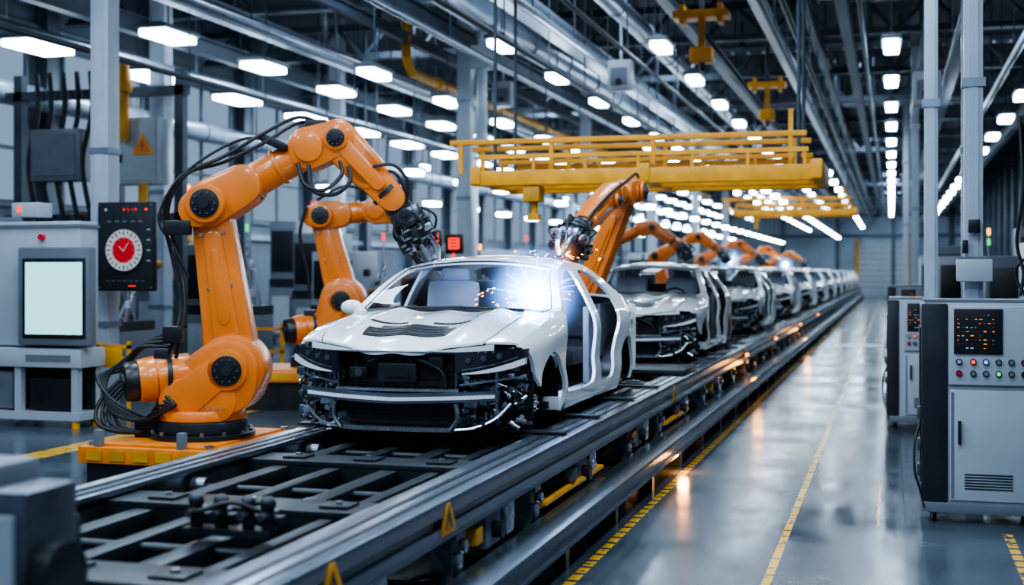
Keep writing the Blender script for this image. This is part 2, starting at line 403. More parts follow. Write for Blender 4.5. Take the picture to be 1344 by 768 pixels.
# ------------------------------------------------------------------ robot builder
def bolts(b,c,R,y,n=8,r=.014,dy=.02,m=STEEL):
    for i in range(n):
        a=2*math.pi*i/n; p=(c[0]+R*math.cos(a),y,c[1]+R*math.sin(a)); b.cyl(p,(p[0],y+dy,p[2]),r,m=m,seg=8)
def disc(b,c,y,sg,r,ring=True):
    if ring: b.cyl((c[0],y,c[1]),(c[0],y+sg*.04,c[1]),r*1.35,m=ORANGE,seg=28,bev=.01)
    b.cyl((c[0],y+sg*.035,c[1]),(c[0],y+sg*.065,c[1]),r,m=BLACK,seg=28,bev=.008)
    b.cyl((c[0],y+sg*.06,c[1]),(c[0],y+sg*.08,c[1]),r*.35,m=DARK,seg=20)
    bolts(b,c,r*.75,y+sg*.06,10,r*.075,sg*.02,STEELD)
def tool_mesh(p0,p1,s,seed=1):
    rnd=random.Random(seed)
    b=MB(DARKP); p0=V((p0[0],0,p0[1])); p1=V((p1[0],0,p1[1])); a=(p1-p0); L=a.length; a.normalize(); c=V((0,1,0)); e=a.cross(c)
    b.cyl(p0-a*.05,p0+a*.06,.14*s,m=STEELD,bev=.01); b.cyl(p0+a*.06,p0+a*.12,.15*s,m=BLACK,bev=.01)
    rot=Matrix((e,c,a)).transposed().to_4x4()
    b.box(p0+a*.2,(.20*s,.22*s,.14),DARKP,.02,rot)
    for i in range(34):
        u,v=rnd.uniform(-.14,.14)*s,rnd.uniform(-.15,.15)*s; t0=rnd.uniform(.08,.3)*L; t1=t0+rnd.uniform(.12,.4)*L
        q=p0+e*u+c*v; m=rnd.choice([STEEL,STEELD,BLACK,DARK,DARKP,BLACK,STEEL])
        if i%3==0: b.box(q+a*(t0+t1)/2,(rnd.uniform(.03,.08)*s,rnd.uniform(.03,.08)*s,(t1-t0)*.7),m,.006,rot)
        else:
            b.cyl(q+a*t0,q+a*t1,rnd.uniform(.010,.028)*s,m=m,seg=10)
            b.cyl(q+a*t1*.8,q+a*(t1*.8+.02),rnd.uniform(.03,.045)*s,m=STEEL,seg=10)
    for sx in (-1,1):
        for sy in (-1,1):
            q0=p0+a*.25+e*.08*s*sx+c*.07*s*sy; q1=p0+a*L*.72+e*.10*s*sx+c*.05*s*sy; q2=p1+e*.03*s*sx+c*.015*s*sy
            b.tube([q0,q1,q2],.022*s,m=STEEL if sx>0 else BLACK,seg=8)
    b.cyl(p0+a*L*.55,p0+a*L*.85,.055*s,m=STEEL,seg=14); b.cyl(p0+a*L*.85,p1,.03*s,.012*s,m=STEELD,seg=12)
    for k in range(5):
        an=k*1.3; q=p0+e*.14*s*math.cos(an)+c*.14*s*math.sin(an)
        b.tube([q+a*.0,q*1+a*.15+e*.07*s*math.cos(an)+c*.07*s*math.sin(an),p0+a*L*.6+e*.06*s*math.cos(an)+c*.06*s*math.sin(an)],.013,m=RUBBER,seg=6)
    return b
def robot(name,loc,rz,J2,J3,J4,J5,J6,J7,tip,hb,label,motor=True,cab=None,s=1,seed=1,th=1.0,tools=1.0,tr=1.0):
    R=empty(name,loc,rz)
    b=MB(BLACK); b.cyl((0,0,hb),(0,0,hb+.05),.50*tr,m=BLACK,seg=36,bev=.01); b.cyl((0,0,hb+.05),(0,0,hb+.17),.43*tr,m=DARKP,seg=36,bev=.02)
    for i in range(14):
        a=i*2*math.pi/14; b.cyl((.465*tr*math.cos(a),.465*tr*math.sin(a),hb+.05),(.465*tr*math.cos(a),.465*tr*math.sin(a),hb+.08),.02,m=STEEL,seg=6)
    b.b2(-.62*tr,-.4*tr,-.12,.12,hb,hb+.16,m=BLACK,bev=.02); b.obj('robot_base',R)
    b=MB(ORANGE); b.cyl((0,0,hb+.17),(0,0,hb+.27),.42*tr,.40*tr,m=ORANGE,seg=36,bev=.02)
    b.link((0.0,hb+.42*tr),.33*tr,J2,.33*tr,-.24,.24,ORANGE,.06); b.link((-.12,hb+.36),.22*tr,(.2*tr,hb+.36),.2*tr,-.34*tr,.34*tr,ORANGE,.05)
    b.link((J2[0]-.02,J2[1]-.02),.30*tr,(J2[0]-.03,J2[1]-.12),.30*tr,-.32,.32,ORANGE,.05)
    if tr>.9: b.link((-.05,hb+.42),.17,(J2[0]-.12,J2[1]-.05),.15,-.36,-.3,ORANGE,.02)
    disc(b,J2,-.32,-1,.14); disc(b,J2,.32,1,.14)
    for q in range(4): b.cyl((.1+q*.06,-.36,hb+.30),(.1+q*.06,-.38,hb+.30),.012,m=STEEL,seg=6)
    b.obj('turret',R)
    if motor:
        z=hb+.58; b=MB(ORANGE); b.cyl((-.1,-.05,z+.02),(-.40,-.18,z-.02),.20,.21,m=ORANGE,seg=28,bev=.02); b.cyl((-.40,-.18,z-.02),(-.55,-.245,z-.035),.22,.20,m=ORANGE,seg=28,bev=.02)
        b.cyl((-.55,-.245,z-.035),(-.66,-.293,z-.045),.195,.18,m=BLACK,seg=28,bev=.02); b.cyl((-.66,-.293,z-.045),(-.68,-.302,z-.047),.08,m=DARK,seg=20); b.cyl((-.28,-.128,z),(-.32,-.145,z),.225,m=DARKP,seg=28)
        b.b2(-.40,-.26,-.25,-.05,z+.17,z+.26,m=DARKP,bev=.01)
        b.obj('drive_motor',R)
    b=MB(ORANGE); d=(V((J3[0],0,J3[1]))-V((J2[0],0,J2[1]))); Lx=d.length; d.normalize()
    def along(t,off=0):
        return (J2[0]+d.x*Lx*t-d.z*off, J2[1]+d.z*Lx*t+d.x*off)
    w=.15*th
    b.link(J2,.25*th,J3,.18*th,-w,w,ORANGE,.05); b.link(along(.22),.12*th,along(.78),.09*th,-w-.025,w+.025,ORANGE,.02)
    b.link(along(.3),.05*th,along(.7),.04*th,-w-.035,w+.035,ORANGE,.01)
    for t in (.2,.5,.82):
        for o in (-.12,.12): 
            p=along(t,o*th*.9); b.cyl((p[0],-w-.02,p[1]),(p[0],-w+.01,p[1]),.018,m=STEEL,seg=8)
    b.obj('lower_arm',R)
    b=MB(ORANGE); e=(V((J4[0],0,J4[1]))-V((J3[0],0,J3[1]))); Le=e.length; e.normalize()
    m1=(J3[0]+e.x*Le*.33,J3[1]+e.z*Le*.33)
    b.link(J3,.23*th,m1,.20*th,-.21*th,.21*th,ORANGE,.06)
    b.link((J3[0]-e.x*.1,J3[1]-e.z*.1),.18*th,J3,.19*th,-.26*th,.26*th,ORANGE,.04)
    disc(b,J3,-.26*th,-1,.135*th); disc(b,J3,.26*th,1,.135*th)
    P=lambda t,y=0:V((J3[0]+e.x*Le*t,y,J3[1]+e.z*Le*t))
    b.cyl(P(.3),P(.42),.205*th,.18*th,m=ORANGE,seg=28,bev=.015); b.cyl(P(.42),P(.95),.165*th,.155*th,m=ORANGE,seg=28,bev=.01)
    b.cyl(P(.4),P(.43),.19*th,m=DARKP,seg=28); b.cyl(P(.66),P(.7),.18*th,m=ORANGE,seg=28,bev=.01)
    b.obj('upper_arm',R)
    b=MB(ORANGE); b.link(J4,.21*th,J5,.18*th,-.18*th,.18*th,ORANGE,.06); b.link(J4,.14*th,(J4[0]+.001,J4[1]+.01),.14*th,-.22*th,.22*th,ORANGE,.03)
    disc(b,J5,-.18*th,-1,.085*th); disc(b,J5,.18*th,1,.085*th)
    f=(V((J6[0],0,J6[1]))-V((J5[0],0,J5[1]))); Lf=f.length; f.normalize(); Q=lambda t:(J5[0]+f.x*Lf*t,J5[1]+f.z*Lf*t)
    b.link(J5,.19*th,Q(.55),.175*th,-.16*th,.16*th,ORANGE,.05); b.link(Q(.45),.17*th,J6,.135*th,-.14*th,.14*th,ORANGE,.05)
    b.link(Q(.15),.08*th,Q(.75),.07*th,-.185*th,.185*th,ORANGE,.02)
    b.cyl(V((Q(.5)[0],-.16*th,Q(.5)[1])),V((Q(.5)[0],.16*th,Q(.5)[1])),.175*th,m=ORANGE,seg=24,bev=.02)
    b.cyl(V((J6[0],0,J6[1]))-f*.10,V((J6[0],0,J6[1]))-f*.06,.165*th,m=DARKP,seg=24)
    b.obj('forearm',R)
    b=MB(DARKP); b.cyl(V((J6[0],0,J6[1]))-f*.02,V((J6[0],0,J6[1]))+f*.1,.135*th,m=DARKP,seg=24,bev=.01)
    b.link(J6,.12*th,J7,.10*th,-.11*th,.11*th,BLACK,.03); disc(b,J7,-.11*th,-1,.06*th,False); disc(b,J7,.11*th,1,.06*th,False)
    for k in range(6): 
        q=V((J6[0],0,J6[1])); b.cyl(q+V((.05*math.cos(k),.12*math.sin(k*2),.05)),q+f*.2+V((.08*math.cos(k),.12*math.sin(k*2),0)),.02,m=random.choice([STEEL,BLACK,STEELD]),seg=8)
    b.obj('wrist',R)
    tool_mesh(J7,tip,tools,seed).obj('welding_gun',R)
    if cab:
        for pts,r in cab:
            b=MB(RUBBER); b.tube(pts,r,RUBBER,seg=8); b.obj('cable',R)
    top(R,label,'robot','orange assembly line robots')
    return R
cab=[]
for k in range(2):
    o=k*.045
    cab.append(([(1.22,-.1+o,3.32),(.95,-.14+o,3.42-o),(.62,-.2,3.26-o*2),(.25,-.22+o,3.04-o),(-.12-o,-.2+o,2.86),(-.29-o,-.16+o,2.52),(-.2-o*1.3,-.12,2.1),(-.12-o,-.2+o,1.7),(-.14-o,-.26,1.38),(-.2-o*2,-.2,1.15)],.018))
cab.append(([(.7,-.1,3.18),(.45,-.15,3.22),(.1,-.2,3.05),(-.22,-.2,2.78),(-.36,-.2,2.45),(-.22,-.22,2.2),(-.08,-.2,1.9)],.014))
for k in range(5):
    o=k*.05
    cab.append(([(-.1-o*.6,-.2,1.45-o),(-.36-o,-.1-o*.3,1.36-o*.6),(-.62-o*.8,.05,1.22-o),(-.92-o*.5,.05,.95),(-.86+o*.3,-.1,.66+o*.3),(-.6+o,-.2,.56),(-.4+o*.5,-.3,.60+o),(-.16,-.38,.72)],.019))
for k in range(4):
    o=k*.05
    cab.append(([(-.78+o,.1,.95),(-.98+o,0,.72),(-.97+o*1.3,-.1,.52),(-.72+o,-.15,.44),(-.5,-.1,.46)],.02))
cab.append(([(.95,-.22,2.98),(1.02,-.3,2.78),(1.2,-.3,2.72),(1.36,-.25,2.86),(1.34,-.2,3.0)],.02))
cab.append(([(1.05,-.22,2.96),(1.1,-.3,2.72),(1.3,-.3,2.68),(1.44,-.25,2.8),(1.42,-.2,2.95)],.02))
cab.append(([(1.65,-.2,2.95),(1.85,-.2,2.96),(1.98,-.15,2.8),(1.96,-.1,2.6)],.016))
cab.append(([(1.6,-.1,2.9),(1.84,-.1,2.9),(1.95,-.1,2.7),(1.94,0,2.5)],.016))
hero=robot('industrial_robot',(-6.32,11.05,0),TH,(.31,1.04),(.09,2.60),(1.04,3.13),(1.30,3.22),(1.82,2.66),(1.95,2.50),(2.22,1.99),.39,'large orange six-axis robot with looping black cables on an orange platform',cab=cab,seed=4,tools=1.15)
b=MB(BLACK); b.link((.62,3.22),.04,(.80,3.14),.04,-.2,.1,BLACK,.01); b.obj('cable_clamp',hero)
for bb in ((-.3,-.05,-.3,-.18,2.3,2.44),(1.0,1.2,-.15,.1,3.28,3.4),(-.30,-.12,-.32,-.2,1.3,1.45)):
    b=MB(BLACK); b.b2(*bb,bev=.015); b.obj('cable_clamp',hero)
def platform(loc,rz,w,d,z,label):
    R=empty('robot_platform',loc,rz)
    b=MB(ORANGE2); b.b2(-w/2,w/2,-d/2,d/2,z-.15,z,bev=.015); b.b2(-w/2+.12,w/2-.12,-d/2+.1,d/2-.1,z,z+.02,m=ORANGE2,bev=.005)
    for i in range(5): b.b2(-w/2+.1+i*(w-.2)/5,-w/2+.02+(i+1)*(w-.2)/5,-d/2-.01,-d/2+.01,z-.12,z-.03,m=YELD)
    for x in (-w/2+.1,w/2-.1):
        for y in (-d/2+.1,d/2-.1): b.cyl((x,y,z),(x,y,z+.04),.04,m=STEEL,seg=6)
    b.obj('deck',R)
    b=MB(DARKP); b.b2(-w/2+.06,w/2-.06,-d/2+.06,d/2-.06,.0,z-.15,m=BLACK)
    b.obj('plinth',R)
    for x in (-w/2+.18,.34):
        b=MB(GREYM); b.b2(x-.035,x+.035,-d/2+.03,-d/2+.11,z,z+.15,bev=.01); b.obj('stop_block',R)
    return top(R,label,'platform')
platform((-6.42,11.05,0),0,1.38,1.7,.37,'orange steel robot platform on a black plinth')
robot('industrial_robot',(-7.85,17.5,0),TH,(.15,1.55),(-.16,2.78),(.62,2.86),(.85,2.85),(1.15,2.74),(1.2,2.6),(1.32,2.25),.57,'orange six-axis robot with horizontal forearm beyond the car',seed=9,th=.95,tools=.8,
  cab=[([(-.35,-.3,2.9),(-.45,-.3,2.5),(-.35,-.3,2.0),(-.3,-.3,1.6)],.025),([(-.2,-.3,3.0),(.2,-.3,3.2),(.6,-.25,3.1)],.022)])
platform((-8.1,17.5,0),TH,2.0,1.6,.55,'orange robot platform with black plinth')
J3=(.66,2.90)
wr=robot('industrial_robot',(-3.62,15.15,0),-.25,(.0,1.42),J3,(1.44,2.82),(1.8,2.74),(2.95,2.40),(3.12,2.34),(3.68,2.07),.95,'orange welding robot reaching over the car roof',motor=False,seed=12,th=.66,tools=1.2,tr=.7,
  cab=[([(.5,.1,3.08),(.9,.15,3.09),(1.6,.2,2.96),(2.3,.2,2.80),(2.95,.15,2.56),(3.15,.1,2.42)],.018)])
ph=-1.335
for ch in wr.children:
    if ch.name.split('.')[0] in ('upper_arm','forearm','wrist','welding_gun','cable'):
        ch.rotation_euler=(0,0,ph); ch.location=(J3[0]-math.cos(ph)*J3[0],-math.sin(ph)*J3[0],0)
bg=robot('industrial_robot',(-5.35,24.0,0),TH*.3,(.2,1.15),(-.05,2.35),(.85,2.78),(1.05,2.80),(1.5,2.5),(1.6,2.42),(1.74,2.2),.45,'orange assembly robot arching towards the line',seed=5,th=.68,tools=.9,
  cab=[([(-.3,-.3,2.4),(-.35,-.3,2.0),(-.2,-.3,1.4)],.025)])
b=MB(ORANGE2); b.b2(-.6,.6,-.6,.6,.3,.45,bev=.01); b.b2(-.5,.5,-.5,.5,0,.3,m=BLACK); b.obj('pedestal',bg)
for i,y in enumerate((31,38.5,48,60)):
    copytree(bg,(-5.35,y,0),TH*.3+(i%3-1)*.35)

# ------------------------------------------------------------------ car
hw=pch([(0,.66),(.08,.76),(.2,.845),(.4,.91),(.8,.945),(1.3,.94),(2.4,.93),(3.3,.94),(3.9,.94),(4.3,.90),(4.6,.84),(4.8,.74)])
zc=pch([(.06,.535),(.12,.585),(.2,.625),(.5,.698),(1.0,.765),(1.3,.79),(1.36,.805),(1.7,1.02),(1.98,1.165),(2.2,1.225),(2.6,1.252),(3.0,1.238),(3.35,1.175),(3.75,1.03),(4.1,.905),(4.3,.89),(4.65,.885),(4.8,.82)])
ze=pch([(.06,.49),(.2,.55),(.5,.628),(.9,.70),(1.25,.745),(1.42,.79),(1.75,.985),(2.0,1.10),(2.2,1.15),(2.45,1.182),(2.75,1.188),(3.1,1.162),(3.5,1.045),(3.9,.90),(4.15,.84),(4.4,.815),(4.8,.75)])
gz=pch([(0,-.05),(.1,-.014),(.22,0),(.36,-.014),(.50,-.004),(.60,.003),(.68,-.008),(.74,-.028),(.80,-.058),(.9,-.105),(1.0,-.16),(1.1,-.22),(1.2,-.29)])
def fx(y,z):
    x=hw(y)+gz(z)
    dt=ze(y)-z
    if dt<.14 and y<1.4: x-=.06*(1-dt/.14)**2
    for cy in (.95,3.86):
        r=math.hypot(y-cy,z-.13)
        if r<.60: x+=.014*(1-max(0,(r-.38)/.22))**1.5 if r>.38 else .014
    return x
def T(y,q,off=0):
    p=3.0 if y<1.35 else 2.3
    e=ze(y); z=e+(zc(y)-e)*(1-abs(q)**p)
    if y<1.35: z+=.022*math.exp(-((abs(q)-.82)/.13)**2)*min(1,max(0,(y-.1)/.4))*(1 if y<.9 else max(0,(1.35-y)/.45))
    return V((q*fx(y,e),y,z+off))
def tslab(b,y0,y1,q0,q1,m,ny=24,nq=20,th=.018,off=0,zfun=None):
    vs=[];fs=[]
    for l in ((0,1) if th else (0,)):
        for i in range(ny+1):
            for j in range(nq+1):
                q=q0+(q1-q0)*j/nq
                ys=y0(q) if callable(y0) else y0
                y=ys+(y1-ys)*i/ny
                v=T(y,q,off-(th if l else 0))
                if zfun: v.z+=zfun(y,q)
                vs.append(v)
    N=(ny+1)*(nq+1); W=nq+1
    for i in range(ny):
        for j in range(nq):
            a=i*W+j; fs.append([a,a+1,a+W+1,a+W])
            if th: fs.append([N+a,N+a+W,N+a+W+1,N+a+1])
    if th:
        for i in range(ny):
            for j in (0,nq):
                a=i*W+j; fs.append([a,a+W,N+a+W,N+a])
        for j in range(nq):
            for i in (0,ny):
                a=i*W+j; fs.append([a,a+1,N+a+1,N+a])
    b.raw(vs,fs,m)
def side_mesh():
    Y0,Y1,Z0,Z1=.1,4.86,-.02,1.24; ny,nz=136,38
    t=bmesh.new(); g=[[[t.verts.new((l,Y0+(Y1-Y0)*i/ny,Z0+(Z1-Z0)*j/nz)) for j in range(nz+1)] for i in range(ny+1)] for l in (0,.028)]
    for i in range(ny):
        for j in range(nz):
            t.faces.new([g[0][i][j],g[0][i][j+1],g[0][i+1][j+1],g[0][i+1][j]]); t.faces.new([g[1][i][j],g[1][i+1][j],g[1][i+1][j+1],g[1][i][j+1]])
    for i in range(ny):
        for j in (0,nz): t.faces.new([g[0][i][j],g[0][i+1][j],g[1][i+1][j],g[1][i][j]])
    for j in range(nz):
        for i in (0,ny): t.faces.new([g[0][i][j],g[0][i][j+1],g[1][i][j+1],g[1][i][j]])
    bmesh.ops.recalc_face_normals(t,faces=t.faces)
    me=bpy.data.meshes.new('tmp'); t.to_mesh(me); t.free(); A=bpy.data.objects.new('tmpA',me); COL.objects.link(A)
    top_=[(y,ze(y)) for y in [4.8-i*(4.8-.34)/90 for i in range(91)]]
    outline=[(.34,.56),(.42,.52),(.50,.44),(.54,.34),(.60,.26),(.95,.20),(1.34,.0),(3.45,.0),(4.3,.05),(4.7,.10),(4.79,.3),(4.8,.6)]+top_
    circ=lambda cy,cz,r:[(cy+r*math.cos(a*math.pi/24),cz+r*math.sin(a*math.pi/24)) for a in range(48)]
    fd=chaikin([(1.42,.19),(1.50,.13),(2.40,.13),(2.48,.19),(2.52,.50),(2.53,.80),(2.52,1.09),(2.47,1.13),(2.25,1.105),(2.02,1.045),(1.54,.76),(1.44,.69),(1.41,.5)])
    rd=chaikin([(2.70,.19),(2.77,.13),(3.14,.13),(3.22,.18),(3.28,.36),(3.36,.50),(3.48,.60),(3.56,.70),(3.54,.84),(3.42,.95),(3.22,1.05),(3.02,1.105),(2.78,1.13),(2.71,1.10),(2.69,.7)])
    cuts=[('INTERSECT',outline),('DIFFERENCE',circ(.95,.12,.375)),('DIFFERENCE',circ(3.86,.12,.365)),('DIFFERENCE',fd),('DIFFERENCE',rd)]
    tmp=[]
    for i,(op,poly) in enumerate(cuts):
        pb=MB(WHITE); pb.prism(poly,-.2+i*.003,.3,'x'); o=pb.obj('tmpB'); tmp.append(o)
        md=A.modifiers.new('b','BOOLEAN'); md.operation=op; md.object=o; md.solver='EXACT'
    dg=bpy.context.evaluated_depsgraph_get(); dg.update()
    ev=A.evaluated_get(dg); me2=bpy.data.meshes.new_from_object(ev)
    vs=[v.co.copy() for v in me2.vertices]; fs=[list(p.vertices) for p in me2.polygons]
    for o in tmp+[A]: bpy.data.objects.remove(o,do_unlink=True)
    return vs,fs
sv,sf=side_mesh()
def yf(x): return .02+.31*(min(abs(x),.94)/.92)**2.4
def fslab(b,x0,x1,zl,zh,off,th,m,n=20,nz=3):
    if not callable(zl): a=zl; zl=lambda x:a
    if not callable(zh): c=zh; zh=lambda x:c
    vs=[];fs=[]
    for l in (0,1):
        for i in range(n+1):
            x=x0+(x1-x0)*i/n
            for j in range(nz+1):
                z=zl(x)+(zh(x)-zl(x))*j/nz; vs.append((x,yf(x)+off+(th if l else 0),z))
    W=nz+1;N=(n+1)*W
    for i in range(n):
        for j in range(nz):
            a=i*W+j; fs.append([a,a+1,a+W+1,a+W]); fs.append([N+a,N+a+W,N+a+W+1,N+a+1])
        for j in (0,nz):
            a=i*W+j; fs.append([a,a+W,N+a+W,N+a])
    for j in range(nz):
        for i in (0,n): a=i*W+j; fs.append([a,a+1,N+a+1,N+a])
    b.raw(vs,fs,m)
def build_car(loc):
    R=empty('car_body',loc)
    b=MB(WHITE)
    for sg in (1,-1):
        vs=[]
        for v in sv: vs.append((sg*(fx(v.y,v.z)-.028+v.x),v.y,v.z))
        b.raw(vs,sf,WHITE)
        tslab(b,lambda q:yf(abs(q)*.9)+.03,1.36,sg*.80,sg*1.0,WHITE,24,8)
        tslab(b,1.36,2.08,sg*.91,sg*1.0,WHITE,20,3,th=.03)
        tslab(b,3.30,4.12,sg*.86,sg*1.0,WHITE,16,4,th=.03)
        b.b2(sg*.76,sg*.90,1.3,3.45,.01,.12,m=WHITE,bev=.02)
        b.b2(sg*.60,sg*.64,2.2,3.2,1.11,1.15,m=INNER)
    vs=[];fs=[];n=24
    for i in range(n+1):
        q=-1+2*i/n; x=q*.86
        for z in (.1,.25,.45,.62,.74,.83): vs.append((x,4.86-.16*abs(q)**4-(.05 if z>.7 else 0)-(.04 if z<.2 else 0),z-(.06*abs(q)**3 if z>.8 else 0)))
    for i in range(n):
        for j in range(5): a=i*6+j; fs.append([a,a+1,a+7,a+6])
    b.raw(vs,fs,WHITE)
    b.obj('body_shell',R)
    # dark inner quarter and pillar linings
    for sg in (1,-1):
        b=MB(INNER); b.b2(sg*.80,sg*.86,2.53,2.69,.12,.80,m=INNER,bev=.02); b.b2(sg*.72,sg*.76,3.45,4.3,.3,.80,m=INNER,bev=.02); b.obj('inner_lining',R)
    b=MB(WHITE)
    def crease(y,q):
        a=abs(q)
        return .024*math.exp(-((a-.50)/.09)**2)*min(1,y/.4)-.016*math.exp(-((a-.22)/.16)**2)
    tslab(b,lambda q:yf(q*.9)+.02,1.29,-.785,.785,WHITE,34,56,zfun=crease,off=.006)
    fslab(b,-.70,.70,lambda x:.540-.015*(abs(x)/.7)**2,lambda x:T(yf(x*.9)+.03,x/.9).z+.0,.012,.03,WHITE,30,4)
    b.obj('hood',R)
    b=MB(BLACK); z0=lambda y,q:crease(y,q)
    tslab(b,.24,.44,-.40,.40,BLACK,5,24,th=.006,off=.012,zfun=z0); tslab(b,.44,.52,-.30,.30,BLACK,3,18,th=.006,off=.012,zfun=z0)
    for sg in (-1,1):
        tslab(b,.60,.64,sg*.12,sg*.46,BLACK,3,10,th=.006,off=.012,zfun=z0)
        tslab(b,.27,.285,sg*.03,sg*.36,STEELD,2,8,th=.010,off=.018,zfun=z0); tslab(b,.33,.345,sg*.03,sg*.34,STEELD,2,8,th=.010,off=.018,zfun=z0); tslab(b,.39,.405,sg*.03,sg*.30,STEELD,2,8,th=.010,off=.018,zfun=z0)
    b.obj('hood_vent',R)
    b=MB(WHITE); tslab(b,2.06,3.32,-1,1,WHITE,26,36,th=.025); b.obj('roof_panel',R)
    b=MB(WHITE); tslab(b,4.10,4.80,-1,1,WHITE,14,28,th=.02); b.obj('trunk_lid',R)
    b=MB(BLACK); tslab(b,1.30,1.40,-.88,.88,BLACK,3,24,th=.03,off=.0); 
    b.tube([(-.5,1.36,.81),(-.1,1.32,.815),(.1,1.33,.82)],.009,m=BLACK); b.tube([(.0,1.34,.82),(.3,1.33,.81),(.6,1.36,.80)],.009,m=BLACK); b.obj('cowl',R)
    b=MB(GLASS); tslab(b,1.40,2.07,-.91,.91,GLASS,16,24,th=0); b.obj('windshield',R)
    b=MB(BLACK)
    for sg in (-1,1): tslab(b,1.39,2.07,sg*.90,sg*.915,BLACK,16,1,th=.008,off=.003)
    tslab(b,2.05,2.07,-.9,.9,BLACK,1,24,th=.008,off=.003); b.obj('windshield_seal',R)
    b=MB(GLASS); tslab(b,3.33,4.08,-.86,.86,GLASS,10,20,th=0); b.obj('rear_window',R)
    b=MB(WHITE); b.sph((-1.0,1.62,.80),.1,WHITE,(1.0,.6,.65)); b.cyl((-.86,1.62,.76),(-.96,1.62,.78),.025,m=BLACK); b.obj('door_mirror',R)
    b=MB(DARKP); b.b2(-.82,.82,1.25,4.6,.03,.08); b.b2(-.72,.72,1.22,1.28,.1,.74,m=DARKP); b.b2(-.1,.1,1.3,3.2,.08,.22,m=DARKP,bev=.04)
    b.b2(-.7,.7,3.3,3.4,.08,.5,m=DARKP); b.b2(-.7,.7,3.55,4.1,.72,.78,m=INNER)
    for x in (-.45,.45): b.b2(x-.06,x+.06,.25,4.7,-.02,.06,m=STEELD,bev=.01)
    for y in (1.5,2.4,3.3): b.b2(-.8,.8,y-.05,y+.05,.0,.05,m=STEELD)
    b.obj('floor_pan',R)
    b=MB(DARKP); b.b2(-.68,.68,1.34,1.6,.56,.71,m=DARKP,bev=.05); b.b2(.2,.6,1.5,1.65,.60,.74,m=BLACK,bev=.03); b.b2(-.1,.1,1.5,1.72,.35,.66,m=BLACK,bev=.03); b.obj('dashboard',R)
    b=MB(BLACK); c=V((.38,1.78,.70)); b.tube([c+V((.18*math.cos(a*math.pi/8),.06*math.sin(a*math.pi/8),.17*math.sin(a*math.pi/8))) for a in range(17)],.016,seg=8,n=2); b.cyl(c,(.38,1.6,.62),.03); b.b2(.22,.54,1.76,1.79,.68,.72); b.obj('steering_wheel',R)
    for x in (-.38,.38):
        b=MB(SEATL); b.box((x,2.12,.32),(.50,.52,.16),SEAT,.06); b.box((x,2.44,.70),(.48,.15,.66),SEATL,.07,(-.22,'X')); b.box((x,2.54,1.06),(.26,.09,.16),SEATL,.04)
        b.cyl((x-.06,2.52,.92),(x-.06,2.53,1.0),.012,m=STEEL); b.cyl((x+.06,2.52,.92),(x+.06,2.53,1.0),.012,m=STEEL); b.obj('seat',R)
    b=MB(SEAT); b.box((0,3.1,.32),(1.3,.5,.16),SEAT,.06); b.box((0,3.42,.62),(1.3,.14,.62),SEAT,.06,(-.3,'X'))
    for x in (-.42,.42): b.box((x,3.52,.95),(.26,.08,.14),SEAT,.03)
    b.obj('rear_bench',R)
    for sg in (-1,1):
        u=lambda x:(abs(x)-.44)/.46
        zl=lambda x:.385+.110*u(x)-.02*math.sin(u(x)*3.1)
        zh=lambda x:.532+.018*u(x)
        b=MB(LAMPBLK); fslab(b,sg*.45,sg*.90,zl,zh,.012,.10,LAMPBLK,24,5)
        fslab(b,sg*.50,sg*.86,lambda x:zl(x)+.012,lambda x:zl(x)+.018,.006,.02,STEEL)
        for q in range(3):
            x=sg*(.54+q*.10); z=(zl(x)+zh(x))/2+.01; b.cyl((x,yf(x)+.004,z),(x,yf(x)+.04,z),.030,m=DARK,seg=20); b.cyl((x,yf(x)-.002,z),(x,yf(x)+.008,z),.019,m=STEELD,seg=16)
        b.obj('headlamp',R)
        b=MB(WHITE); fslab(b,sg*.50,sg*.90,lambda x:zl(x)-.008-.045*min(1,u(x)*1.2),lambda x:zl(x)-.008,.0,.06,WHITE,24,4); b.obj('lamp_surround',R)
    b=MB(BLACK); fslab(b,-.45,.45,.245,.54,.14,.03,BLACK)
    for q in range(5): fslab(b,-.44,.44,.285+q*.052,.290+q*.052,.12,.03,DARK)
    for q in range(4): x=-.33+q*.22; fslab(b,x-.008,x+.008,.25,.53,.115,.03,DARK,2)
    b.obj('radiator',R)
    b=MB(DARKP); b.b2(-.14,.16,.09,.15,.31,.45,m=DARKP,bev=.02); b.b2(-.08,.10,.08,.09,.35,.41,m=DARK); b.obj('radar_unit',R)
    b=MB(BLACK); b.b2(-.36,-.22,.09,.15,.33,.42,m=BLACK,bev=.02); b.cyl((-.28,.09,.375),(-.28,.075,.375),.03,m=STEELD); b.tube([(-.22,.1,.45),(-.05,.09,.5),(.15,.1,.48),(.34,.1,.40),(.38,.1,.28)],.012,m=RUBBER); b.b2(.25,.36,.09,.14,.42,.5,m=DARK,bev=.01); b.obj('horn',R)
    b=MB(STEEL); fslab(b,-.455,.455,.526,.54,.02,.08,STEEL); fslab(b,-.458,-.445,.27,.54,.03,.07,STEELD,3); fslab(b,.445,.458,.27,.54,.03,.07,STEELD,3); fslab(b,-.47,.47,.25,.268,.02,.07,STEEL)
    b.obj('grille_frame',R)
    b=MB(STEEL); fslab(b,-.74,.74,lambda x:.165+.03*abs(x),lambda x:.235+.03*abs(x),-.02,.06,ALU,24,3); fslab(b,-.72,.72,lambda x:.185+.03*abs(x),lambda x:.210+.03*abs(x),-.032,.03,WHITE,24,2)
    for sg in (-1,1): b.b2(sg*.50,sg*.60,.12,.5,.14,.24,m=STEEL,bev=.01)
    b.obj('crash_beam',R)
    b=MB(STEEL); fslab(b,-.44,.44,-.035,-.005,.02,.1,STEEL); 
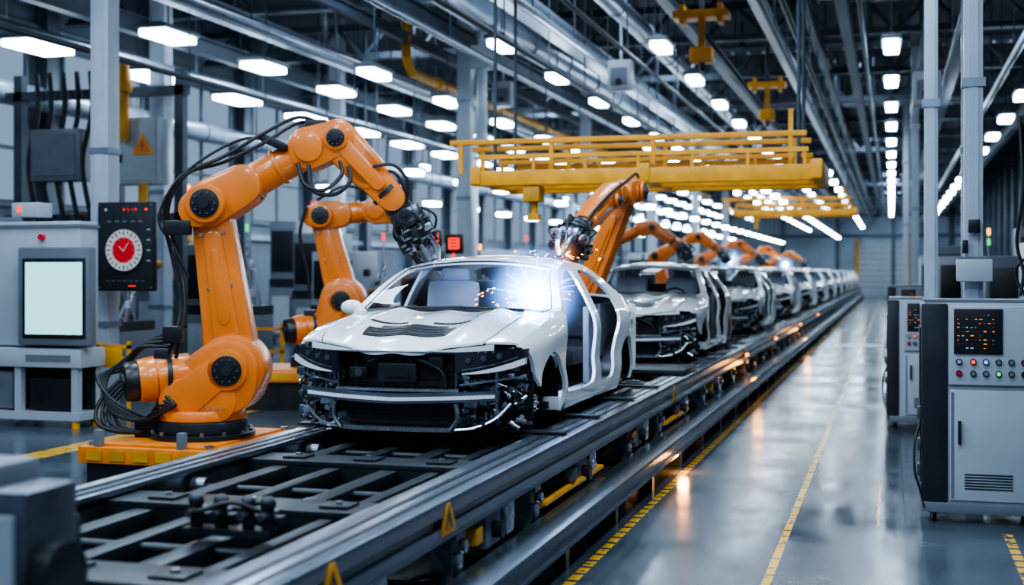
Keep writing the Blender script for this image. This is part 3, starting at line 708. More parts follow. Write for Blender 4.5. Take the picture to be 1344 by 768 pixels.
    for sg in (-1,1):
        b.tube([(sg*.42,.08,-.02),(sg*.47,.08,.06),(sg*.46,.07,.17)],.018,m=STEEL); b.tube([(sg*.44,.10,-.02),(sg*.56,.15,-.01),(sg*.70,.23,.05),(sg*.80,.30,.16)],.014,m=STEEL)
    fslab(b,-.40,.40,0,.16,.14,.03,BLACK)
    for q in range(4): fslab(b,-.40,.40,.02+q*.038,.026+q*.038,.12,.03,DARK)
    b.obj('lower_grille_frame',R)
    for sg in (-1,1):
        b=MB(STEEL); rnd=random.Random(21+sg)
        fslab(b,sg*.47,sg*.84,lambda x:.285+.06*u(x),lambda x:.300+.06*u(x),.05,.03,STEEL); fslab(b,sg*.55,sg*.57,.0,.34,.09,.04,STEELD,2); fslab(b,sg*.70,sg*.715,.04,.38,.07,.04,STEEL,2)
        fslab(b,sg*.45,sg*.90,.02,.38,.22,.02,BLACK,10)
        for k in range(90):
            x=sg*rnd.uniform(.47,.88); z=rnd.uniform(-.02,.37); y=yf(x)+rnd.uniform(.05,.22); m=rnd.choice([STEEL,STEELD,DARK,GREYM,BLACK,STEEL,STEELD])
            if k%2: b.box((x,y,z),(rnd.uniform(.02,.08),rnd.uniform(.03,.08),rnd.uniform(.015,.06)),m,.006,(rnd.uniform(-.5,.5),'Y'))
            else:
                d=V((rnd.uniform(-1,1),rnd.uniform(-.6,.6),rnd.uniform(-.6,.6))).normalized()*rnd.uniform(.02,.07); b.cyl(V((x,y,z))-d,V((x,y,z))+d,rnd.uniform(.006,.02),m=m,seg=10)
        b.obj('bumper_bracket',R)
    b=MB(DARKP); b.b2(-.55,.55,.28,.36,.05,.5,m=BLACK); b.b2(-.5,.5,.4,1.1,.08,.5,m=DARKP,bev=.06); b.b2(-.65,-.55,.3,1.2,.1,.5,m=STEELD); b.b2(.55,.65,.3,1.2,.1,.5,m=STEELD)
    b.obj('engine_bay',R)
    for sg in (-1,1):
        b=MB(STEELD); y=.95
        b.cyl((sg*.70,y,.10),(sg*.76,y,.10),.15,m=STEELD,seg=28,bev=.008); b.cyl((sg*.76,y,.10),(sg*.80,y,.10),.07,m=STEEL,seg=20); bolts2=[(sg*.80,y+.05*math.cos(a),.1+.05*math.sin(a)) for a in (0,1.26,2.5,3.77,5)]
        for p in bolts2: b.cyl(p,(p[0]+sg*.02,p[1],p[2]),.01,m=STEEL,seg=6)
        b.cyl((sg*.66,y,.12),(sg*.6,y+.02,.52),.03,m=STEEL); b.tube([V((sg*(.63+.07*math.cos(k*.8)),y+.07*math.sin(k*.8),.26+.010*k)) for k in range(26)],.011,m=DARK,seg=6,n=2)
        b.tube([(sg*.68,y,.05),(sg*.5,y-.15,.03),(sg*.35,y-.2,.04)],.025,m=STEELD); b.tube([(sg*.68,y,.05),(sg*.5,y+.18,.03),(sg*.35,y+.2,.04)],.025,m=STEELD)
        b.box((sg*.72,y-.13,.14),(.07,.1,.14),STEEL,.02)
        b.obj('suspension',R)
        b=MB(STEELD); y=3.86
        b.cyl((sg*.70,y,.10),(sg*.76,y,.10),.15,m=STEELD,seg=28,bev=.008); b.cyl((sg*.76,y,.10),(sg*.80,y,.10),.07,m=STEEL,seg=20); b.cyl((sg*.7,y,.1),(sg*.2,y,.08),.03); b.obj('rear_hub',R)
        for cy in (.95,3.86):
            b=MB(BLACK)
            n=18; vs=[];fs=[]
            for i in range(n+1):
                a=math.pi*i/n*1.1-.15
                for x in (.52,.89): vs.append((sg*x,cy+.372*math.cos(a),.12+.372*math.sin(a)))
            for i in range(n): fs.append([2*i,2*i+1,2*i+3,2*i+2])
            fs.append([2*i for i in range(n+1)])
            b.raw(vs,fs,BLACK); b.obj('wheel_arch_liner',R)
    return R
CX,CY,CZ=-3.41,8.58,.855
car=build_car((CX,CY,CZ)); top(car,'glossy white sedan body without wheels or bumper, being welded','car','cars on the assembly line')
for i in range(1,12):
    c=copytree(car,(CX,CY+8.4*i,CZ),skip=() if i<3 else ('steering_wheel','dashboard','bumper_bracket','hood_vent','windshield_seal','rear_hub','cowl','horn','radar_unit'))
    c['label']='white sedan body without wheels riding on the line'
def skid():
    b=MB(DARK)
    for x in (-.55,.55): b.b2(x-.06,x+.06,.35,4.8,.02,.043,m=DARK,bev=.008)
    for y in (.5,1.6,3.1,4.4): b.b2(-1.05,1.05,y-.06,y+.06,0,.02,m=DARKP,bev=.008)
    return b
s0=skid().obj('carrier_skid',loc=(-3.3,CY,.788)); top(s0,'dark steel carrier skid under a car body','skid','carrier skids')
for i in range(1,12):
    o=s0.copy(); COL.objects.link(o); o.location=(-3.3,CY+8.4*i,.788)

# ------------------------------------------------------------------ conveyor
CV=empty('conveyor',(-3.25,0,0))
Y0,Y1=2.2,104
def rail(x0,x1,name,sg):
    b=MB(ALU); xm=(x0+x1)/2; o=x1 if sg>0 else x0
    b.b2(x0,x1,Y0,Y1,.745,.78,bev=.008); b.b2(x0+.03,x1-.03,Y0,Y1,.60,.745,m=STEELD); b.b2(x0,x1,Y0,Y1,.565,.60,bev=.008)
    b.b2(o-.02*(1 if sg>0 else -1),o,Y0,Y1,.70,.75); b.b2(o-.02*(1 if sg>0 else -1),o,Y0,Y1,.59,.64)
    b.b2(x0+.10,x0+.13,Y0,Y1,.78,.786,m=DARK); b.b2(x0+.20,x0+.22,Y0,Y1,.78,.786,m=DARK)
    return b.obj(name,CV)
rail(.75,1.05,'side_rail',1); rail(-1.05,-.78,'side_rail',-1)
b=MB(ALU); b.b2(1.02,1.26,Y0,Y1,.30,.33,bev=.005); b.b2(1.05,1.23,Y0,Y1,.2,.30,m=STEELD); b.b2(1.02,1.26,Y0,Y1,.17,.20,bev=.005); b.obj('guide_rail',CV)
for x,w in ((-.55,.12),(-.18,.10),(.2,.12),(.5,.08)): 
    b=MB(DARK); b.b2(x-w/2,x+w/2,Y0,Y1,.60,.70,bev=.01); b.obj('centre_beam',CV)
for x0,x1,z0,z1 in ((.62,.72,.40,.50),(-.72,-.62,.4,.5),(.82,.9,.10,.18)):
    b=MB(DARKP); b.b2(x0,x1,Y0,Y1,z0,z1); b.obj('lower_beam',CV)
b=MB(BLACK); b.b2(-1.0,1.0,Y0,Y1,.01,.03); b.obj('drip_tray',CV)
cm=None
for i in range(64):
    y=3.0+i*1.6
    if cm is None:
        b=MB(DARKP); b.b2(-.78,.75,-.16,.16,.70,.735,bev=.006); b.b2(-.78,.75,-.16,-.13,.55,.70); b.b2(-.78,.75,.13,.16,.55,.70)
        for x in (-.5,0,.5): b.b2(x-.08,x+.08,-.08,.08,.735,.75,m=DARK,bev=.004); b.cyl((x,0,.75),(x,0,.765),.02,m=STEEL,seg=6)
        cm=b.obj('cross_member',CV); cm.location=(0,y,0)
        b=MB(GREYM); b.b2(.84,.96,-.05,.05,.0,.565); b.b2(.78,1.02,-.10,.10,.0,.03,m=STEELD); b.b2(.80,1.0,-.08,.08,.50,.565,m=STEELD); b.b2(.9,1.1,-.03,.03,.13,.17,m=STEELD); b.b2(1.08,1.2,-.05,.05,0,.17,m=DARK)
        b.b2(-.96,-.86,-.05,.05,0,.565); b.b2(.94,1.0,-.04,.04,.3,.42,m=STEEL,bev=.01)
        b.cyl((.99,0,.46),(1.03,0,.46),.035,m=STEEL); b.b2(-.96,.96,-.04,.04,.2,.26,m=DARKP)
        lg=b.obj('support_leg',CV); lg.location=(0,y+.5,0)
        b=MB(STEELD); b.cyl((.66,0,.66),(.75,0,.66),.06,m=STEELD,seg=16); b.cyl((-.78,0,.66),(-.69,0,.66),.06,m=STEELD,seg=16)
        b.cyl((-.69,0,.66),(.66,0,.66),.025,m=DARK,seg=12)
        rl=b.obj('roller',CV); rl.location=(0,y+.75,0)
    else:
        for p,dy in ((cm,0),(lg,.5),(rl,.75)):
            o=p.copy(); COL.objects.link(o); o.location=(0,y+dy,0)
for i,y in enumerate((5.2,7.3,9.6,11.9,14.4,17.2,21,26)):
    b=MB(STEELD); b.cyl((.7,y-.35,.42),(.7,y+.25,.42),.07,m=STEELD); b.b2(.72,1.0,y-.15,y+.15,.34,.54,m=GREYM,bev=.02); b.b2(.85,1.02,y+.22,y+.38,.36,.55,m=STEEL,bev=.02)
    b.cyl((1.0,y,.44),(1.06,y,.44),.05,m=BLACK); b.tube([(.9,y-.15,.4),(.92,y-.5,.3),(.85,y-.9,.34),(.8,y-1.3,.3)],.015,m=RUBBER); b.b2(.9,1.03,y-.42,y-.30,.42,.52,m=YELD if i%2 else STEELD,bev=.01)
    b.obj('drive_unit',CV)
for y0,y1,z in ((8.4,10.2,.385),(13.2,14.8,.385),(5.2,5.9,.1)):
    b=MB(YEL); b.b2(.99,1.03,y0,y1,z,z+.025); b.b2(.97,.99,y0,y1,z-.02,z+.025,m=YEL); b.obj('yellow_guard_bar',CV)
for y in (4.88,6.33,13.6,20.5):
    b=MB(YELD); 
    b.prism([(y-.10,.60),(y+.10,.60),(y+.095,.65),(y+.02,.76),(y-.02,.76),(y-.095,.65)],1.05,1.058,'x',YELD,.002)
    b.prism([(y-.055,.63),(y-.035,.63),(y,.69),(y+.035,.63),(y+.055,.63),(y,.735)],1.058,1.060,'x',BLACK,0)
    b.obj('warning_sign',CV)
for i,y in enumerate((20.5,25.8,33,41)):
    b=MB(ORL); b.cyl((1.07,y,.66),(1.07,y+.14,.66),.025,m=ORL,seg=10); b.b2(1.04,1.06,y-.04,y+.18,.62,.70,m=BLACK); b.obj('beacon',CV)
top(CV,'long steel floor conveyor with aluminium side rails','conveyor')
b=MB(DARKP); b.b2(-.9,1.0,-.5,.5,.79,.84,bev=.01); b.cyl((-.37,-.0,.84),(-.37,-.0,.95),.36,m=DARKP,seg=32,bev=.01)
top(b.obj('robot_carriage',loc=(-3.25,15.15,0)),'dark steel carriage plate bridging the conveyor rails','carriage')

F=empty('valve_manifold',(-2.95,5.4,.735))
b=MB(DARKP); b.b2(-.22,.22,-.05,.05,0,.03); 
rnd=random.Random(3)
for x in (-.17,-.04,.1,.2):
    b.cyl((x,0,.03),(x,0,.12+rnd.uniform(0,.05)),.03,m=DARK); b.sph((x,0,.15),.038,DARK); b.cyl((x,-.08,.1),(x,.08,.1),.018,m=STEELD); b.box((x+.03,.03,.07),(.07,.06,.05),DARK,.01)
b.obj('manifold',F); b=MB(RUBBER); b.tube([(-.2,0,.1),(-.1,-.1,.12),(.05,-.06,.16),(.2,0,.1)],.012); b.obj('hose',F)
top(F,'dark metal valve manifold with small fittings','valve manifold')
F=empty('drive_motor_unit',(-2.78,3.75,.74)); 
b=MB(DARKP); b.b2(-.42,.02,-.15,.25,-.0,.36,m=DARKP,bev=.03); b.b2(-.40,-.12,-.2,.2,.36,.56,m=GREYM,bev=.03); b.b2(-.06,.10,-.18,.1,.06,.50,m=STEELD,bev=.02); b.cyl((.1,-.05,.2),(.16,-.05,.2),.12,m=BLACK); b.b2(-.38,-.30,-.22,-.2,.08,.30,m=GREYP); b.b2(0,.06,-.2,-.18,.1,.42,m=GREYP)
b.cyl((-.25,0,.56),(-.25,0,.61),.05,m=BLACK); b.obj('motor_housing',F)
top(F,'dark grey drive motor housing on the conveyor','motor')

# ------------------------------------------------------------------ weld arcs
def arc(W,core,rays,L0,gm,gr,lab,seed,rm=SPARKB,orange=60,thin=.003):
    rnd=random.Random(seed)
    R=empty('welding_arc',W)
    b=MB(SPARKW); b.sph((0,0,0),core,SPARKW); b.obj('arc_core',R)
    b=MB(rm)
    for k in range(rays):
        d=V((rnd.gauss(0,1),rnd.gauss(0,1),rnd.gauss(0,1))).normalized(); L=rnd.uniform(.3,1)*L0
        b.cyl(d*.02,d*L,thin,.0004,rm,seg=5)
    b.obj('spark_rays',R)['kind']='stuff'
    if orange:
        b=MB(SPARKO)
        for k in range(orange):
            a=rnd.uniform(0,6.28); r=rnd.uniform(.05,.45); p=V((r*math.cos(a)-.1,r*math.sin(a)*.5,-rnd.uniform(-.05,.12))); d=V((math.cos(a),math.sin(a),-.4))*.018
            b.cyl(p,p+d,.0025,seg=5)
        b.obj('orange_sparks',R)['kind']='stuff'
    b=MB(gm); b.sph((0,0,0),gr,gm,seg=24); b.obj('halo_glow',R)  # added glowing sphere standing in for the flare's halo
    return top(R,lab,'welding arc')
W=V((-2.84,10.34,1.775))
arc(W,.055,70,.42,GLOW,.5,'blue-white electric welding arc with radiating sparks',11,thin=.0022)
arc(V((-3.0,12.02,2.13)),.010,24,.12,GLOWO,.2,'orange sparks and glow at the robot welding gun',5,SPARKO,20,.002)
def point(loc,c,e,r=.05,name='arc_light'):
    L=bpy.data.lights.new(name,'POINT'); L.energy=e; L.color=c; L.shadow_soft_size=r
    o=bpy.data.objects.new(name,L); COL.objects.link(o); o.location=loc
point(W+V((-.05,-.02,-.05)),(.3,.52,1),45,.04); point(W+V((.02,-.12,.18)),(.3,.52,1),10,.04)
point((-3.0,12.1,2.35),(.5,.6,1),5,.03,'spark_light')
point((-1.95,12.6,.12),(1,.4,.08),12,.05,'beacon_light')
for y in (20.5,33): point((-2.0,y,.5),(1,.4,.08),7,.08,'beacon_light')
for (x,y,z) in ((-3.7,31.1,2.25),(-3.7,48,2.25)):
    arc(V((x,y,z)),.05,24,.25,GLOWB,.4,'small blue-white welding arc at a robot tool',int(y),SPARKB,0,.006)

# ------------------------------------------------------------------ overhead cranes
def crane(loc,x0,x1):
    R=empty('overhead_crane',loc)
    for y in (-.9,0,.9):
        b=MB(YEL)
        b.b2(x0,x1,y-.08,y+.08,0,.2,bev=.01); b.b2(x0+.1,x1-.15,y-.03,y+.03,.36,.42)
        n=6
        for q in range(n+1): x=x0+.15+q*(x1-x0-.35)/n; b.b2(x-.02,x+.02,y-.02,y+.02,.2,.38)
        b.obj('girder',R)
    for x in (x0,x1-.12,(x0+x1)/2): 
        b=MB(YEL); b.b2(x,x+.14,-1.0,1.0,.02,.26,bev=.01); b.obj('cross_tie',R)
    for y in (-.5,.5):
        b=MB(YEL); b.b2(x0-.45,x1-.2,y-.04,y+.04,.60,.67,bev=.005)
        for x in (x0-.3,x0+1.0,x0+2.4,x1-.4): b.b2(x-.03,x+.03,y-.03,y+.03,.2,.95 if x>x1-.6 and y<0 else .62)
        b.obj('top_rail',R)
    b=MB(YELD); b.b2(x0+.72,x0+.95,-.95,-.65,-.22,.0,bev=.02); b.cyl((x0+.84,-.8,-.4),(x0+.84,-.8,-.2),.05); b.b2(x0+.76,x0+.92,-.88,-.72,-.46,-.38); b.obj('hoist',R)
    for x in (x0+.2,x1-.3):
        for y in (-.5,.5): b=MB(BEAM); b.cyl((x,y,.2),(x,y,ZC-loc[2]),.025,seg=8); b.obj('hanger_rod',R)
    return top(R,'yellow lattice overhead crane bridge','crane','yellow overhead cranes')
c0=crane((0,17.6,3.12),-5.45,-.85)
crane((-.3,48,4.0),-5.2,-.9)
def trolley(x,y,z,s=1):
    b=MB(YEL); b.b2(-.5*s,.5*s,-.25,.25,.55,.68,bev=.02); b.b2(-.38*s,-.3*s,-.2,.2,.45,.8); b.b2(.3*s,.38*s,-.2,.2,.45,.8)
    b.b2(-.06,.06,-.06,.06,0,.6,m=YELD); b.b2(-.2*s,.2*s,-.18,.18,-.25,.02,m=YEL,bev=.03); b.cyl((0,0,-.4),(0,0,-.25),.05,m=BLACK); b.cyl((0,0,.7),(0,0,ZC-z),.04,m=BEAM,seg=8)
    top(b.obj('hoist_trolley',loc=(x,y,z)),'yellow hoist trolley hanging under the roof','hoist','yellow hoists')
trolley(-3.3,23.5,6.0); trolley(-2.9,32,5.9,.9)

# ------------------------------------------------------------------ right control cabinets
def cabinet(loc,w,d,h,label):
    R=empty('control_cabinet',loc)
    b=MB(GREYP); b.b2(0,w,0,d,.13,h,bev=.015); b.b2(-.02,.17*w/.8,-.02,d+.01,.15,h-.01,m=DARKP,bev=.02); b.b2(-.02,w+.02,-.03,d,.08,.16,m=GREYM,bev=.01)
    b.b2(.0,w,.0,d,h,h+.02,m=GREYM); b.b2(-.03,-.02,.1,d-.1,.3,h-.2,m=BLACK); b.obj('cabinet_body',R)
    b=MB(GREYP); b.b2(.18,w-.03,-.035,0,h-.64,h-.03,bev=.01); b.obj('control_panel',R)
    b=MB(BLACK); x0,x1=.22,.22+.34*w/.8*1.0; z0,z1=h-.40,h-.05
    b.b2(x0,x1,-.05,-.03,z0,z1,m=BLACK,bev=.008)
    rn=random.Random(5)
    for r in range(9):
        zz=z1-.05-r*.032
        for q in range(9):
            if rn.random()<.62: xx=x0+.025+q*.032; b.b2(xx,xx+rn.uniform(.006,.024),-.053,-.05,zz,zz+rn.choice([.003,.004,.007]),m=rn.choice([ORS,ORS,REDP,BLUE,GREYM,GREYM]))
    b.obj('display_screen',R)
    for i,(fx_,m) in enumerate([(.05,GREYP),(.14,RED),(.22,BLUE),(.3,GREYM),(.38,GREYM),(.46,REDP)]):
        for row in range(2):
            z=h-.46-row*.09; x=.2+fx_*1.1*w/.8; b=MB(m)
            b.cyl((x,-.05,z),(x,-.033,z),.024,m=DARKP,seg=16); b.cyl((x,-.065,z),(x,-.05,z),.015,m=[m,BLACK,REDP,GREYM,STEEL,GREEN][(i+row*2)%6] if row else m,seg=16); b.obj('push_button',R)
    b=MB(GREYP); b.b2(.19,w-.02,-.02,.0,.18,h-.68,bev=.008); b.b2(.2,.22,-.025,-.02,.2,h-.7,m=GREYM); dd=b.obj('cabinet_door',R)
    b=MB(BLACK); b.b2(.25,.275,-.05,-.02,.62,.80,bev=.006); b.obj('door_handle',dd)
    b=MB(DARKP)
    for q in range(6): b.b2(.30,.62*w/.8,-.024,-.019,.27+q*.022,.28+q*.022)
    b.obj('vent',dd)
    for x in (.06,w-.08):
        for y in (.08,d-.1):
            b=MB(BLACK); b.cyl((x,y-.0,.05),(x+.035,y,.05),.05,m=BLACK,seg=20); b.b2(x-.02,x+.055,y-.03,y+.03,.06,.1,m=STEELD); b.obj('caster',R)
    b=MB(RUBBER); b.tube([(-.03,.1,.75),(-.07,.05,.6),(-.07,.0,.4),(-.03,.0,.25),(.0,-.03,.12)],.010); b.obj('cable',R)
    for z in (.35,.55,.8): b=MB(STEELD); b.b2(-.05,-.02,.02,.1,z,z+.1,bev=.008); b.obj('connector',R)
    return top(R,label,'control cabinet','control cabinets by the aisle')
cabinet((.245,10.65,0),.84,.62,1.72,'light grey control cabinet with dark side, screen and buttons, on casters')
cabinet((-.03,16.9,0),.58,.8,1.62,'light grey control cabinet with dark side and screen')
cabinet((-.05,24.5,0),.6,.7,1.7,'light grey control cabinet beside a white post')
R=empty('junction_box',(.70,12.25,0))
b=MB(GREYP); b.b2(-.15,.15,-.24,-.11,1.87,2.07,bev=.02); b.obj('box_body',R)
b=MB(GREYM); b.b2(-.14,.14,-.23,-.12,2.07,2.09); b.obj('lid',R)
b=MB(BLACK); b.b2(-.05,.05,-.17,-.11,2.3,2.42,bev=.01); b.obj('connector',R)
b=MB(BLACK); b.b2(-.1,-.05,-.16,-.11,2.12,2.24,bev=.01); b.obj('connector',R)
top(R,'white junction box with black fittings mounted on a post','junction box')
for pts in ([(0,0,3.2),(.02,-.05,2.6),(-.02,0,2.2),(.03,0,1.95),(0,0,1.76)],[(0.1,0,2.6),(.25,0,2.55),(.35,0,2.3),(.0,0.2,2.0),(.06,.2,1.76)]):
    b=MB(RUBBER); b.tube(pts,.014); top(b.obj('hanging_cable',loc=(.98,11.05,0)),'black cable hanging down to the cabinet','cable')
def rack(x,y,w,d,h,seed,label,m=GREYM):
    rn=random.Random(seed); R=empty('machine_unit',(x,y,0))
    b=MB(m); b.b2(0,w,0,d,.12,h*.45,bev=.02); b.b2(0,w,.05,d,h*.45,h*.52,m=DARKP); b.b2(.05,w*.6,0,d*.8,h*.52,h,m=m,bev=.02)
    for xx in (.05,w-.15): b.b2(xx,xx+.1,.05,.15,0,.12,m=BLACK); b.b2(xx,xx+.1,d-.15,d-.05,0,.12,m=BLACK)
    b.obj('machine_frame',R)
    b=MB(BLACK); b.b2(.1,w*.55,-.03,0,h*.58,h*.92,m=BLACK,bev=.01); b.obj('screen',R)
    b=MB(GREYP); b.b2(w*.08,w*.45,-.02,0,.25,h*.38,m=GREYP); b.obj('panel',R)
    b=MB(DARKP); b.b2(w*.5,w*.92,-.02,0,.25,h*.38,m=DARKP); b.obj('panel',R)
    b=MB(STEELD)
    for k in range(14):
        x0=rn.uniform(w*.62,w-.1); z0=rn.uniform(h*.52,h*.9)
        if k%2: b.cyl((x0,rn.uniform(.1,d-.1),h*.5),(x0,rn.uniform(.1,d-.1),z0),rn.uniform(.02,.06),m=rn.choice([STEEL,STEELD,POSTW]),seg=10)
        else: b.b2(x0,x0+rn.uniform(.06,.2),.1,.1+rn.uniform(.1,.4),z0-.15,z0,m=rn.choice([GREYP,GREYM,DARKP,YELD]),bev=.01)
    b.cyl((w*.9,.2,h*.5),(w*.9,.2,h*1.1),.02,m=STEEL,seg=8); b.cyl((w*.9,.2,h*1.1),(w*.9,.2,h*1.16),.035,m=rn.choice([ORL,RED,GREEN]),seg=12)
    b.obj('attachments',R)['kind']='stuff'
    return top(R,label,'machine','factory machines along the hall')
for i,(x,y,w,d,h) in enumerate([(1.4,15.5,1.2,1.2,2.3),(1.3,20.5,1.3,1.4,2.2),(.9,29,1.2,1.6,2.3),(.9,33,1.5,1.6,2.6),(.8,42,1.4,2,2.4),(2.6,26,1.6,1.5,3.0),(.8,54,1.8,2,2.6),(3.3,38,2,2,3.2)]):
    rack(x,y,w,d,h,40+i,'grey factory machine with dark panel and pipes',GREYM if i%2 else GREYP)
for i,(x,y,w,d,h) in enumerate([(-13.6,22.6,1.7,1.0,2.5),(-12.0,25.5,1.8,1.5,2.4),(-13.9,28.5,1.8,1.5,2.9),(-11.6,31,1.8,1.5,2.3),(-11.6,36,1.6,1.5,2.6),(-13.6,36,1.8,1.5,2.8),(-8.8,34,1.6,1.5,2.3),(-8.4,42,1.8,1.5,2.6),(-11.5,44,2,1.5,2.8),(-8.2,49,1.8,1.5,2.6),(-8.4,60,2,2,2.7),(-16.6,26,1.4,1.4,3.4),(-16.8,33,1.4,1.4,3.4),(-7.9,28.6,1.3,1.2,2.2),(-13.4,18.2,1.4,1.2,2.2),(-9.2,23.5,1.2,1.0,2.0)]):
    rack(x,y,w,d,h,80+i,'grey factory machine with dark panel and pipes',[GREYM,GREYP,GREYM][i%3])
for x,y,z in ((-8.9,26,2.35),(-10.9,30.3,2.6),(-6.6,39,2.4)):
    b=MB(BLACK); b.b2(-.2,.2,0,.1,0,.42,bev=.02); b.b2(-.12,.12,-.01,0,.1,.34,m=RED)
    for q in range(3): b.b2(-.09,.09,-.015,-.01,.14+q*.07,.17+q*.07,m=BLACK)
    b.cyl((0,.05,-z),(0,.05,0),.03,m=BEAM,seg=8)
    top(b.obj('display_sign',loc=(x,y,z)),'black display with glowing red digits on a post','display','red displays')

# ------------------------------------------------------------------ left inspection machine
R=empty('inspection_machine',(-11.6,14.06,0))
b=MB(GREYP); b.b2(0,1.84,0,.40,1.02,2.6,bev=.03); b.b2(0,1.86,-.02,.40,2.52,2.56,m=GREYM); b.b2(.1,.9,.05,.4,2.6,2.66,m=GREYM,bev=.01); b.obj('upper_housing',R)
b=MB(GREYP); 
for x in (.05,.95,1.78):
    b.b2(x,x+.09,-.1,.0,.08,.78); b.b2(x,x+.09,.30,.38,.08,.78)
b.b2(0,1.94,-.14,.40,.76,1.0,bev=.02); b.b2(0,1.90,-.12,.40,.10,.2); b.b2(.02,1.86,.28,.38,.12,.76,m=DARKP); b.b2(1.12,1.70,-.04,.25,.22,.62,m=BLACK,bev=.02); b.b2(.2,.88,-.04,.25,.22,.70,m=GREYM,bev=.02)
b.b2(1.15,1.8,-.15,-.13,.84,.92,m=GREYM); b.obj('stand',R)
b=MB(GREYM); b.b2(1.04,2.08,-.16,-.0,1.04,2.27,bev=.03); b.b2(1.12,2.03,-.175,-.16,1.13,2.13,m=BLACK,bev=.01); mn=b.obj('monitor',R)
b=MB(SCR); b.b2(1.17,1.99,-.182,-.176,1.18,2.08); b.obj('screen',mn)
b=MB(REDP); b.cyl((1.30,-.06,2.40),(1.30,-.0,2.40),.04,m=REDP); b.obj('indicator',R)
b=MB(GREYP); b.b2(.75,1.15,.1,.4,2.66,2.85,m=GREYP,bev=.02); b.b2(.85,.9,.08,.1,2.72,2.8,m=RED); b.obj('top_unit',R)
for x in (.08,1.78):
    for y in (-.06,.34): b=MB(YEL); b.cyl((x+.04,y,0),(x+.04,y,.09),.05); b.obj('foot',R)
top(R,'grey inspection machine with large lit monitor on a stand','machine')
b=MB(YEL); b.b2(0,.5,0,.04,.78,.84); b.b2(0,.5,0,.04,.95,1.0); b.b2(0,.04,0,.04,0,1.05); b.b2(.46,.5,0,.04,0,1.05); b.b2(.1,.4,-.04,0,.7,.95,bev=.02)
top(b.obj('guard_rail',loc=(-10.1,14.9,0)),'short yellow safety guard rail','guard rail')
for x,y in ((-10.6,22),(-12.6,22),(-7.0,25)):
    b=MB(YEL); b.b2(0,1.7,0,.05,.45,.5); b.b2(0,1.7,0,.05,.87,.92)
    for xx in (0,.8,1.64): b.b2(xx,xx+.06,0,.06,0,1.0)
    top(b.obj('guard_rail',loc=(x,y,0)),'yellow tubular safety guard rail','guard rail','yellow guard rails')

R=empty('dial_display',(-9.95,15.36,2.305))
b=MB(BLACK); b.b2(-.44,.44,0,.08,-.605,.605,bev=.02); b.b2(-.42,.42,-.008,0,-.585,.585,m=DARKP,bev=.004)
for x in (-.40,.40):
    for z in (-.56,.56): b.cyl((x,-.015,z),(x,0,z),.012,m=STEEL,seg=8)
b.obj('panel_housing',R)
b=MB(STEELD); b.b2(-.55,.1,.08,.15,-.06,.06,m=STEELD); b.obj('bracket',R)
C=V((-.01,0,-.05))
b=MB(GREYP); b.cyl((C.x,-.03,C.z),(C.x,-.008,C.z),.30,m=DARKP,seg=48); b.cyl((C.x,-.034,C.z),(C.x,-.03,C.z),.28,m=WHP,seg=48); b.cyl((C.x,-.038,C.z),(C.x,-.034,C.z),.175,m=REDP,seg=48)
for i in range(24):
    a=i*math.pi/12; r0=.205 if i%2==0 else .23; b.cyl((C.x+r0*math.cos(a),-.036,C.z+r0*math.sin(a)),(C.x+.262*math.cos(a),-.036,C.z+.262*math.sin(a)),.009,m=BLACK,seg=5)
for i in range(12):
    a=i*math.pi/6; b.cyl((C.x+.150*math.cos(a),-.04,C.z+.150*math.sin(a)),(C.x+.168*math.cos(a),-.04,C.z+.168*math.sin(a)),.003,m=GREYP,seg=5)
b.obj('dial_face',R)
b=MB(GREYP); b.cyl((C.x,-.045,C.z-.01),(C.x+.075,-.045,C.z+.095),.004,m=WHP,seg=6); b.cyl((C.x,-.045,C.z-.01),(C.x-.07,-.045,C.z+.05),.0045,m=WHP,seg=6); b.cyl((C.x,-.05,C.z-.01),(C.x,-.038,C.z-.01),.013,m=GREYP,seg=12); b.obj('dial_hand',R)
b=MB(RED)
def seg7(b,x,z,s,ch,m):
    segs={'0':'abcdef','8':'abcdefg','1':'bc','5':'acdfg','2':'abged','7':'abc'}[ch]
    D={'a':(-.5,.5,.95,1.05),'g':(-.5,.5,-.05,.05),'d':(-.5,.5,-1.05,-.95),'b':(.45,.55,0,1),'c':(.45,.55,-1,0),'f':(-.55,-.45,0,1),'e':(-.55,-.45,-1,0)}
    for k in segs: u0,u1,v0,v1=D[k]; b.b2(x+u0*s,x+u1*s,-.014,-.009,z+v0*s,z+v1*s,m=m)
for i,ch in enumerate('0518'): seg7(b,-.02+i*.06,.50,.018,ch,RED)
b.cyl((.32,-.02,.50),(.32,-.008,.50),.015,m=RED); b.cyl((-.3,-.02,.5),(-.3,-.008,.5),.02,m=GREYP)
for i in range(4): b.b2(.33,.38,-.014,-.009,.22-i*.14,.235-i*.14,m=GREYP)
for i in range(7): b.b2(-.3+i*.09,-.25+i*.09,-.014,-.009,-.47,-.46,m=GREYM)
for i in range(5): b.b2(-.28+i*.12,-.22+i*.12,-.014,-.009,.33,.35,m=GREYM)
b.b2(.05,.16,-.014,-.009,-.54,-.53,m=RED); b.obj('readout',R)
top(R,'black wall display with round red and white dial and red digits','display panel')

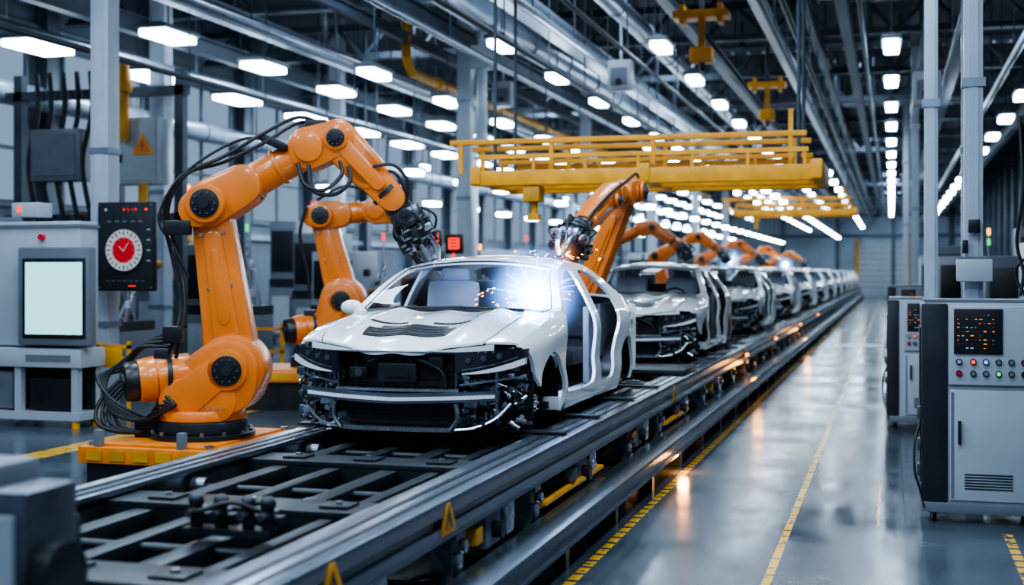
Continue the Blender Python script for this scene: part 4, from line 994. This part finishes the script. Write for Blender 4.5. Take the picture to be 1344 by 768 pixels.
R=empty('equipment_rack',(-14.3,21.6,0))
b=MB(BEAM)
for x in (-2.2,0,1.35): b.b2(x,x+.18,0,.18,0,5.8)
for z in (2.9,5.3): b.b2(-2.4,1.6,0,.15,z,z+.18)
b.obj('frame',R)
b=MB(GREYP); b.b2(.35,1.25,-.4,0,3.6,4.85,bev=.03); b.b2(.4,1.2,-.42,-.4,3.66,4.79,m=GREYP,bev=.01); b.b2(.45,.5,-.44,-.42,4.0,4.2,m=BLACK); b.obj('enclosure',R)
b=MB(ORANGE2); b.prism([(.72,4.15),(1.18,4.15),(.95,4.55)],-.45,-.43,'y',YEL,0); b.prism([(.78,4.19),(1.12,4.19),(.95,4.48)],-.453,-.45,'y',ORANGE,0); b.b2(.938,.962,-.457,-.453,4.27,4.38,m=BLACK); b.b2(.938,.962,-.457,-.453,4.22,4.245,m=BLACK); b.obj('warning_triangle',R)
b=MB(YELD); b.cyl((.62,-.55,4.4),(.62,-.55,5.8),.1); b.cyl((.62,-.55,5.3),(.62,-.55,5.5),.15); b.obj('yellow_conduit',R)
b=MB(YELD); b.cyl((1.0,-.5,2.2),(1.0,-.5,3.6),.09); b.cyl((1.0,-.5,2.2),(1.0,0,2.1),.09); b.obj('yellow_conduit',R)
for k in range(5): x=-1.6+k*.3; b=MB(RUBBER); b.tube([(x,-.1,5.8),(x+.1,-.2,5),(x-.1,-.2,4),(x+.05,-.1,2.9)],.05); b.obj('cable',R)
b=MB(GREYM); b.b2(-1.6,-.5,-.3,.1,3.7,4.7,m=GREYM,bev=.03); b.b2(-1.5,-.6,-.32,-.3,3.8,4.6,m=GREYM); b.obj('switchgear',R)
b=MB(GREYM); b.b2(-1.2,-.5,-.5,.0,2.3,2.9,m=GREYM,bev=.02); b.obj('switchgear',R)
top(R,'tall steel rack with grey enclosure, orange warning triangle and yellow conduits','equipment rack')

# ------------------------------------------------------------------ world + camera
w=bpy.data.worlds.new('World'); S.world=w; w.use_nodes=True
w.node_tree.nodes['Background'].inputs[0].default_value=(.32,.48,.75,1); w.node_tree.nodes['Background'].inputs[1].default_value=.42
cd=bpy.data.cameras.new('Camera'); cam=bpy.data.objects.new('Camera',cd); COL.objects.link(cam); S.camera=cam
cam.location=(0,0,1.95); cam.rotation_euler=(math.pi/2,0,TH)
cd.sensor_width=36; cd.lens=1700/1344*36; cd.shift_y=-26/1344
cd.clip_end=300
cd.dof.use_dof=True; cd.dof.focus_distance=10.4; cd.dof.aperture_fstop=1.2
